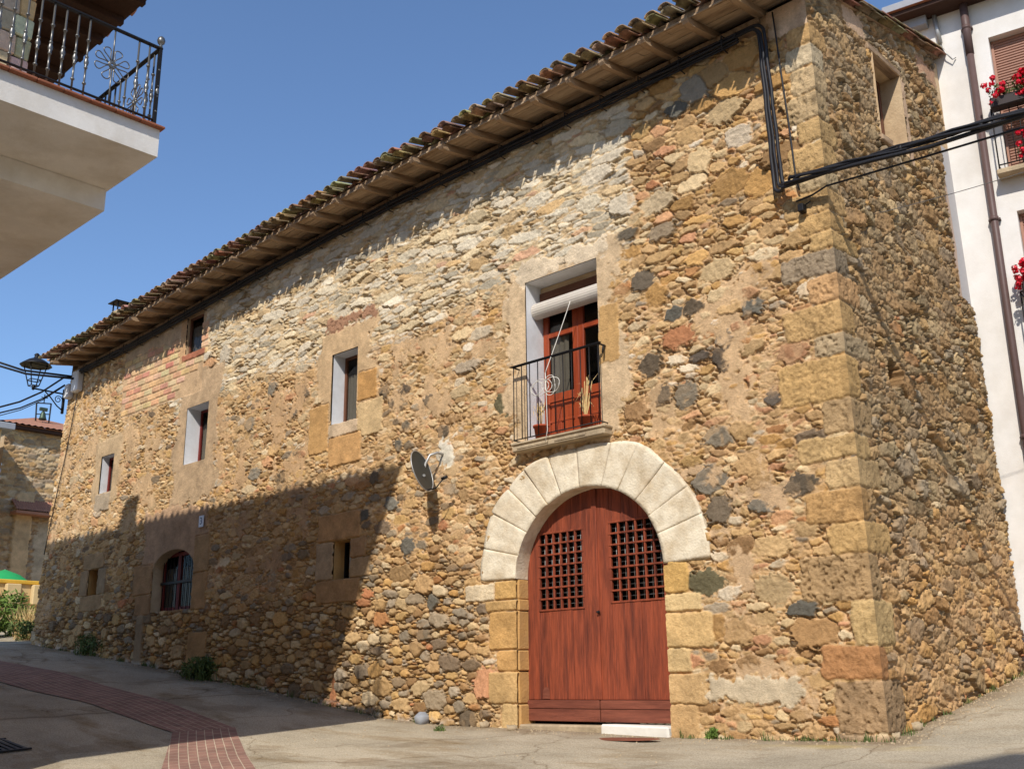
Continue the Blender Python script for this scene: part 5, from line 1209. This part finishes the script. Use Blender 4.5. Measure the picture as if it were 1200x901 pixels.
m_ = MB(); m_.bbox(-13.35, -12.85, -6.45, -5.95, 9.4, 10.58, .02); m_.bbox(-13.40, -12.80, -6.50, -5.90, 10.58, 10.66, .01); part(m_, 'chimney', M['plaster'], bh)
# railing of the corner balcony
m_ = MB(); zb0, zb1 = 6.33, 7.20; X0, Y0 = -4.76, -5.83
for (a, c) in (((X0, Y0), (X0, -15.0)), ((X0, Y0), (-16.0, Y0))):
    if a[0] == c[0]: m_.bbox(a[0] - .022, a[0] + .022, c[1], a[1] + .022, zb1 - .012, zb1 + .012, .004); m_.bbox(a[0] - .016, a[0] + .016, c[1], a[1] + .016, zb0 - .008, zb0 + .008, .003)
    else: m_.bbox(c[0], a[0] - .024, a[1] - .022, a[1] + .022, zb1 - .012, zb1 + .012, .004); m_.bbox(c[0], a[0] - .018, a[1] - .016, a[1] + .016, zb0 - .008, zb0 + .008, .003)
m_.box(X0 - .018, X0 + .018, Y0 - .018, Y0 + .018, 6.245, zb1 - .013)
rl_ = rel(m_, bh).build('balcony_railing', M['iron'], bh)
m_ = MB(); m_.lathe([(.012, 0), (.02, .012), (.014, .03), (.036, .055), (.044, .085), (.034, .118), (.012, .138), (.0, .145)], (X0, Y0, zb1 + .012), 14, False); rel(m_, bh).build('finial', M['silveriron'], rl_)
sp = MB(); sp.lathe([(.0105, 6.246), (.0105, 6.42), (.02, 6.425), (.02, 6.44), (.0105, 6.445), (.0105, 6.60), (.018, 6.605), (.018, 6.62), (.012, 6.625), (.022, 6.655), (.025, 6.675), (.022, 6.695), (.012, 6.725), (.018, 6.73), (.018, 6.745), (.0105, 6.75), (.0105, 6.92), (.02, 6.925), (.02, 6.94), (.0105, 6.945), (.0105, 7.188)], (0, 0, 0), 10)
sp.v = [(a, b, c + .9) for a, b, c in sp.v]; sme = sp.mesh('baluster'); sme.materials.append(M['silveriron'])
spots = [(X0, Y0 - .12), (X0, Y0 - .24), (X0, Y0 - .78)] + [(X0, Y0 - .9 - .125 * i) for i in range(26)] + [(X0 - .12, Y0), (X0 - .24, Y0)] + [(X0 - .78 - .125 * i, Y0) for i in range(20)]
spots += [(X0 + .002, Y0 + .002)]
for (x, y) in spots:
    o = bpy.data.objects.new('baluster', sme); COL.objects.link(o); o.parent = rl_; o.location = (x + 10, y + 10, 0)
def scroll(cx, cy, along_y):
    m = MB(); cz = 6.77
    f = (lambda u, v: (cx, cy + u, cz + v)) if along_y else (lambda u, v: (cx + u, cy, cz + v))
    for k in range(8):
        a0 = k * math.pi / 4 + .39; pts = []
        for t in np.linspace(0, 1, 17):
            r = .03 + .165 * math.sin(math.pi * t) ** .8; a = a0 + .30 * math.sin(2 * math.pi * t) * (1 - .3 * t); pts.append(f(r * math.cos(a), r * math.sin(a)))
        m.tube(pts, .0065, 5)
    for r in (.035, .022): m.tube([f(r * math.cos(t), r * math.sin(t)) for t in np.linspace(0, 6.283, 15)], .012, 6)
    m.tube([f(0, .03), f(0, .43)], .009, 6); m.tube([f(0, -.03), f(0, -.45)], .009, 6)
    rel(m, bh).build('scroll_panel', M['silveriron'], rl_)
scroll(X0, Y0 - .51, True); scroll(X0 - .51, Y0, False)

for (x0, x1, y0, y1, zt_, lb) in [(9.0, 20, -23, -14.7, 14.6, 'tall rendered house added behind the viewer, unseen, to cast the lower right shadow'), (-4.2, 8.6, -24, -16.5, 7.0, 'lower rendered house added behind the viewer, unseen, to block skylight off the shaded wall')]:
    nb_ = thing('added_shade_house', lb, 'house', ((x0 + x1) / 2, (y0 + y1) / 2, -1.5))  # unseen houses added to shade the street corner and cut the sky fill
    m_ = MB(); m_.box(x0, x1, y0, y1, -2, zt_); part(m_, 'wall', M['creamwall'], nb_)
    m_ = MB(); ym = (y0 + y1) / 2; m_.add([(x0 - .2, y0 - .2, zt_), (x1 + .2, y0 - .2, zt_), (x1 + .2, y1 + .2, zt_), (x0 - .2, y1 + .2, zt_), (x0 - .2, ym, zt_ + 1.6), (x1 + .2, ym, zt_ + 1.6)], [(0, 1, 5, 4), (2, 3, 4, 5), (1, 2, 5), (3, 0, 4), (3, 2, 1, 0)]); part(m_, 'roof', M['bgtile'], nb_)

# ------------------------------------------------------------------ tower and terrace far left
BX = -33.0
a0 = on_plane_x(0, 600, BX); a1 = on_plane_x(66, 600, BX); ez2 = on_plane_x(33, 501, BX).z
tw_ = thing('stone_tower', 'stone building with hipped red tile roof and a bell frame far left', 'building', (BX - 3, a0.y + 1, 2.2))
ys = np.arange(a0.y - .15, a1.y + 3.2, .035); zs = np.arange(1.0, ez2 + .05, .035); U, V = np.meshgrid(ys, zs); st = Stones()
throw(st, lambda x, z: (.13, .40, .02, {'beige': 3, 'brown': 2, 'cream': 2, 'grey': 2, 'ochre': 1.4, 'white': .7}, .06), (ys[0], ys[-1], 1, ez2), [(1.4, 1500), (1., 12000), (.7, 16000), (.5, 12000)], None, lambda x, z: (*CR(190, 158, 118), .4), .1)
h, col, ID, e, N = masonry(U, V, ys, zs, st, np.array(CR(190, 160, 124)), .01 + 0 * U, .05, seed=9)
block(U, V, h, col, a0.y + .45, a0.y + 1.1, 1.0, 7.2, CR(208, 172, 120), .12, N, wob=.05, edge=.06); block(U, V, h, col, a0.y + 1.25, a1.y - .0, 3.2, 6.2, CR(190, 168, 132), .02, N, wob=.15, edge=.05)
gridmesh('front_wall', np.stack([BX + h - tw_.location.x, U - tw_.location.y, V - tw_.location.z], -1), np.ones((len(zs) - 1, len(ys) - 1), bool), M['stone'], tw_, col)
ya, yb = ys[0], ys[-1]
m_ = MB(); m_.quad((BX, ya, 1), (BX - 6, ya, 1), (BX - 6, ya, ez2), (BX, ya, ez2)); m_.quad((BX, yb, 1), (BX, yb, ez2), (BX - 6, yb, ez2), (BX - 6, yb, 1)); part(m_, 'side_wall', M['plaster'], tw_)
pa = on_plane_x(42, 490, BX - 3)
vs, fs, cs = [], [], []
m_ = MB(); E0 = [(BX + .35, ya - .35), (BX + .35, yb + .35), (BX - 6.3, yb + .35), (BX - 6.3, ya - .35)]; ap = (BX - 3, pa.y, pa.z)
NC = 34
def hip(p, q):
    p = Vector((*p, ez2)); q = Vector((*q, ez2)); A = Vector(ap); L_ = (q - p).length; n = max(8, int(L_ / .11)); rows = 10; vs = []
    for j in range(rows + 1):
        f = j / rows
        for i in range(n + 1):
            s = i / n; b = p.lerp(q, s); o = b.lerp(A, f * .995); o.z += .05 * abs(math.sin(s * L_ / .22 * math.pi)) * (1 - f * .5) + (.03 if j == 0 else 0) * 0; vs.append(o)
    m_.add(vs, [(j * (n + 1) + i, j * (n + 1) + i + 1, (j + 1) * (n + 1) + i + 1, (j + 1) * (n + 1) + i) for j in range(rows) for i in range(n)], True)
for i in range(4): hip(E0[i], E0[(i + 1) % 4])
m_.add([(*p, ez2 - .02) for p in E0], [(0, 1, 2, 3)]); part(m_, 'roof', M['bgtile'], tw_)
m_ = MB(); m_.box(BX - 6.2, BX + .25, ya - .25, yb + .25, ez2 - .14, ez2 - .025); part(m_, 'eave', M['darkwood'], tw_)
m_ = MB()
p0 = on_plane_x(42, 498, BX - 1.5); p1 = on_plane_x(57, 495, BX - 1.5); t0 = on_plane_x(43, 472, BX - 1.5); t1 = on_plane_x(60, 473, BX - 1.5)
m_.tube([p0 - Vector((0, 0, .3)), t0], .03, 5); m_.tube([p1 - Vector((0, 0, .5)), t1], .03, 5); m_.tube([t0, t1], .025, 5); m_.tube([(p0 + t0) / 2, (p1 + t1) / 2 + Vector((0, 0, -.05))], .02, 5); mid = (t0 + t1) / 2; m_.tube([mid, mid + Vector((0, 0, .35))], .02, 5); m_.tube([mid + Vector((0, -.12, .22)), mid + Vector((0, .12, .22))], .018, 5)
bf = part(m_, 'bell_frame', M['iron'], tw_)
m_ = MB(); c = (p0 + t0 + p1 + t1) / 4; m_.lathe([(.15, -.24), (.12, -.16), (.09, -.02), (.06, .06), (.02, .09)], tuple(c), 12); m_.box(c.x - .05, c.x + .05, c.y - .14, c.y + .14, c.z + .10, c.z + .22); l = tw_.location; m_.v = [(a - l.x, b - l.y, d - l.z) for a, b, d in m_.v]; m_.build('bell', M['bell'], bf)
q0 = on_plane_x(19, 590, BX + .5); q1 = on_plane_x(60, 605, BX + .5)
m_ = MB(); n = 22
vs = []
for j in range(2):
    for i in range(n * 4 + 1):
        y = q0.y + (q1.y + .6 - q0.y) * i / (n * 4); vs.append((BX + .62 - .62 * j, y, q1.z + .1 + (.45 * j) + .04 * abs(math.sin(i / 4 * math.pi))))
m_.add(vs, [(i, i + 1, n * 4 + 2 + i, n * 4 + 1 + i) for i in range(n * 4)], True); m_.box(BX + .05, BX + .6, q0.y, q1.y + .6, q1.z - .0, q1.z + .09); part(m_, 'canopy', M['bgtile'], tw_)
# neighbour with the grey roof edge, at the frame's left border
g0 = on_plane_x(17, 501, -31.2)
gh = thing('cream_building', 'cream rendered building with a grey sheet roof left of the bell frame building', 'building', (-31.5, g0.y - 3, 2.2))
m_ = MB(); m_.box(-34, -31.35, g0.y - 8, g0.y - .35, 1, g0.z - .1); part(m_, 'wall', M['creamwall'], gh)
m_ = MB(); m_.bbox(-34, -31.1, g0.y - 8, g0.y, g0.z - .1, g0.z + .12, .02); part(m_, 'roof_edge', M['asbestos'], gh)
# terrace wall with yellow coping
TX_ = -28.0; c0 = on_plane_x(0, 683, TX_); c1 = on_plane_x(48, 683, TX_); cb_ = on_plane_x(20, 708, TX_)
tr = thing('terrace_wall', 'cream terrace wall with pilasters and a yellow coping under the parasol', 'wall', (TX_, c0.y + 1, 1.8))
m_ = MB(); m_.box(TX_ - .3, TX_, c0.y - 4, c1.y + 2.5, .8, c0.z); part(m_, 'wall', M['creamwall'], tr)
m_ = MB(); m_.bbox(TX_ - .36, TX_ + .07, c0.y - 4, c1.y + 2.5, c0.z + .002, c0.z + .12, .02); part(m_, 'coping', M['yellow'], tr)
m_ = MB()
for i in range(9): y = c0.y - 2.2 + i * .78; m_.bbox(TX_ + .003, TX_ + .22, y, y + .42, cb_.z, c0.z - .01, .02)
part(m_, 'pilasters', M['creamwall'], tr)
u0 = on_plane_x(4, 683, TX_ - 1.4)
pr = thing('parasol', 'open green parasol on the terrace at the left edge', 'parasol', (u0.x, u0.y, c0.z - .9))
m_ = MB(); zr = u0.z - pr.location.z; n = 12; vs = [(0, 0, zr + .42)]
for k in range(n * 2):
    a = math.pi * k / n; s = 1.0 if k % 2 == 0 else .96; vs.append((.44 * s * math.cos(a), .44 * s * math.sin(a), zr + .26))
for k in range(n * 2):
    a = math.pi * k / n; s = 1.0 if k % 2 == 0 else .95; vs.append((.80 * s * math.cos(a), .80 * s * math.sin(a), zr + (0 if k % 2 == 0 else .03)))
m_.add(vs, [(0, 1 + k, 1 + (k + 1) % (2 * n)) for k in range(2 * n)] + [(1 + k, 1 + 2 * n + k, 1 + 2 * n + (k + 1) % (2 * n), 1 + (k + 1) % (2 * n)) for k in range(2 * n)], True); m_.build('canopy', M['canvas'], pr)
m_ = MB(); m_.tube([(0, 0, -.6), (0, 0, zr + .42)], .03, 8); m_.build('pole', M['galv'], pr)

# ------------------------------------------------------------------ plants at the wall foot
def weed(px, py, r, h, n, label, name='weed', m='leafdark', kind='weed', y=None, group=None, nb=40):
    p = on_ground(px, py)
    if y is not None: p.y = y; p.z = gnd(p.x, p.y)
    t = thing(name, label, kind, p, 0, group); mb = MB()
    for _ in range(max(3, n // 60)):
        a = rnd.uniform(0, 6.28); q = rnd.uniform(0, r * .75); leaves(mb, (q * math.cos(a), q * .5 * math.sin(a), h * rnd.uniform(.25, .65)), (r * .42, r * .3, h * .38), 60, min(.05, h * .16), .5)
    blades(mb, (0, 0, -.02), r * .8, nb, h * 1.05, .7, .007); mb.build('foliage', M[m], t); return t
weed(112, 768, .85, .5, 1200, 'largest dark green weed clump, at the wall foot left of the arched window', nb=160)
weed(237, 796, .6, .45, 900, 'green weed clump at the wall foot right of the low arched window', nb=130)
weed(62, 754, .5, .30, 400, 'low dark weeds at the foot of the far left corner of the wall', nb=90)
weed(347, 812, .3, .22, 180, 'small weed tuft at the wall foot left of the upright orange tile', nb=40)
weed(445, 838, .26, .18, 160, 'small dark weed tuft at the wall foot where the shadow ends', nb=50)
weed(514, 856, .16, .08, 120, 'flat dark plant beside the round grey boulder', nb=40)
weed(833, 866, .09, .14, 40, 'tiny bright green sprig at the wall foot right of the door', m='bush', nb=26)
weed(1180, 792, .22, .22, 90, 'sparse reddish green weed at the foot of the side wall', nb=20)
p = on_ground(9, 746); t = thing('bush', 'bright green leafy bush on the bank at the far left edge', 'bush', p); mb = MB()
for _ in range(26): leaves(mb, (rnd.uniform(-.6, .6), rnd.uniform(-1.2, .5), rnd.uniform(.1, 1.0)), (.3, .3, .25), 60, .085, .6)
for _ in range(14): x_, y_ = rnd.uniform(-.5, .5), rnd.uniform(-1., .5); mb.tube([(x_ * .4, y_ * .4, 0), (x_, y_, .8)], .012, 4)
mb.build('foliage', M['bush'], t)
p = on_ground(30, 750); t = thing('dry_grass', 'tall straw coloured dry grass leaning beside the left corner of the stone house', 'grass clump', p); mb = MB(); blades(mb, (-.2, .1, 0), .5, 300, .85, .6, .008); mb.build('blades', M['straw'], t)
p = on_ground(33, 751); t = thing('weed', 'dark green weed in front of the dry grass at the house corner', 'weed', p); mb = MB()
for _ in range(12): leaves(mb, (rnd.uniform(-.35, .35), rnd.uniform(-.35, .3), rnd.uniform(.05, .4)), (.2, .2, .16), 60, .05, .6)
mb.build('foliage', M['leafdark'], t)

# ------------------------------------------------------------------ small things on the ground
g1, g2 = on_ground(-6, 870), on_ground(17, 886); c = (g1 + g2) / 2
t = thing('drain_grate', 'dark iron drain grate in the shaded street at the lower left', 'drain', (c.x - .2, c.y - .2, gnd(c.x, c.y) + .016)); t.rotation_euler = (R(3.5), R(6.5), 0); m_ = MB()
for i in range(10): m_.bbox(-.38, .38, -.36 + i * .08, -.36 + i * .08 + .045, 0, .02, .004)
m_.bbox(-.42, -.38, -.4, .44, 0, .022, .004); m_.bbox(.38, .42, -.4, .44, 0, .022, .004); m_.build('bars', M['iron'], t)
p = on_ground(735, 868); t = MB(); ring = [(.42 * math.cos(a) * (1 + .12 * math.sin(3 * a)), .13 * math.sin(a) * (1 + .1 * math.cos(2 * a)), 0) for a in np.linspace(0, 2 * math.pi, 24, endpoint=False)]
t.add([(x, y, .0) for x, y, z in ring] + [(x * .97, y * .95, .008) for x, y, z in ring], [tuple(range(24, 48))] + [(i, (i + 1) % 24, 24 + (i + 1) % 24, 24 + i) for i in range(24)])
o = tag(t.build('rusty_plate', M['rust']), 'flat rusty plate on the ground in front of the white threshold', 'plate'); o.location = (p.x, p.y, p.z + .012); o.rotation_euler = (R(4.5), R(-1), 0)
for i, (px, py, s) in enumerate([(548, 843, .17), (570, 852, .09), (470, 838, .08), (600, 856, .07), (420, 832, .09), (1075, 855, .09), (1050, 866, .06)]):
    p = on_ground(px, py); p.y = min(p.y, -.05) if px < 1040 else p.y; b_ = MB(); n = 9; vs = []
    b_.lathe([(s * .2, -s * .5), (s * .8, -s * .3), (s, .05), (s * .85, s * .4), (s * .4, s * .62), (0.001, s * .66)], (0, 0, 0), 12, False)
    b_.v = [(x * (1 + .2 * math.sin(4 * y / s + i)), y * .7, z * (1 + .15 * math.sin(5 * x / s))) for x, y, z in b_.v]
    o = tag(b_.build('boulder' if i == 0 else 'stone', M['slab'] if i else M['asbestos']), ['round grey boulder at the wall foot left of the door', 'small stone at the wall foot between boulder and door jamb', 'small stone at the wall foot left of the boulder', 'smallest stone at the foot of the left door jamb', 'loose stone at the wall foot near the upright orange tile', 'loose stone on the ground at the foot of the side wall', 'small stone at the foot of the house corner'][i], 'stone'); o.location = (p.x, p.y, gnd(p.x, p.y) + s * .2); o.rotation_euler = (0, 0, rnd.uniform(0, 3))

# grit and tufts where the street meets the walls
gr = MB()
for _ in range(1500):
    if rnd.random() < .75: x = rnd.uniform(-20, .2); y = -.05 - abs(rnd.gauss(0, .22)) - (.0 if rnd.random() < .8 else rnd.uniform(0, 2.5))
    else: y = rnd.uniform(-.2, 4); x = .06 + abs(rnd.gauss(0, .2))
    r = rnd.uniform(.004, .014) * (1.6 if rnd.random() < .08 else 1); z = gnd(x, y); a = rnd.uniform(0, 6.28)
    v = [(x + r * math.cos(a + q * 1.57) * rnd.uniform(.7, 1.3), y + r * math.sin(a + q * 1.57) * rnd.uniform(.7, 1.3), z - .002) for q in range(4)]
    v += [(p[0] * .5 + x * .5, p[1] * .5 + y * .5, z + r * rnd.uniform(.5, 1.0)) for p in v]
    gr.add(v, [(4, 5, 6, 7)] + [(i, (i + 1) % 4, 4 + (i + 1) % 4, 4 + i) for i in range(4)])
tag(gr.build('grit', M['slab']), 'loose grit and crumbs of mortar along the foot of the stone walls', 'grit', kind='stuff')
tf_ = MB()
for _ in range(150):
    if rnd.random() < .8: x = rnd.choice([rnd.uniform(-20, -9), rnd.uniform(-20, -5.8), rnd.uniform(-2.4, .1)]); y = -.055 - rnd.uniform(0, .05)
    else: y = rnd.uniform(.2, 4.0); x = .04 + rnd.uniform(0, .06)
    blades(tf_, (x, y, gnd(x, y) - .01), .07, rnd.randint(3, 12), rnd.uniform(.04, .14), .8, .004)
tag(tf_.build('grass_tufts', M['leafdark']), 'thin grass tufts in the joint between the street and the stone walls', 'grass', kind='stuff')
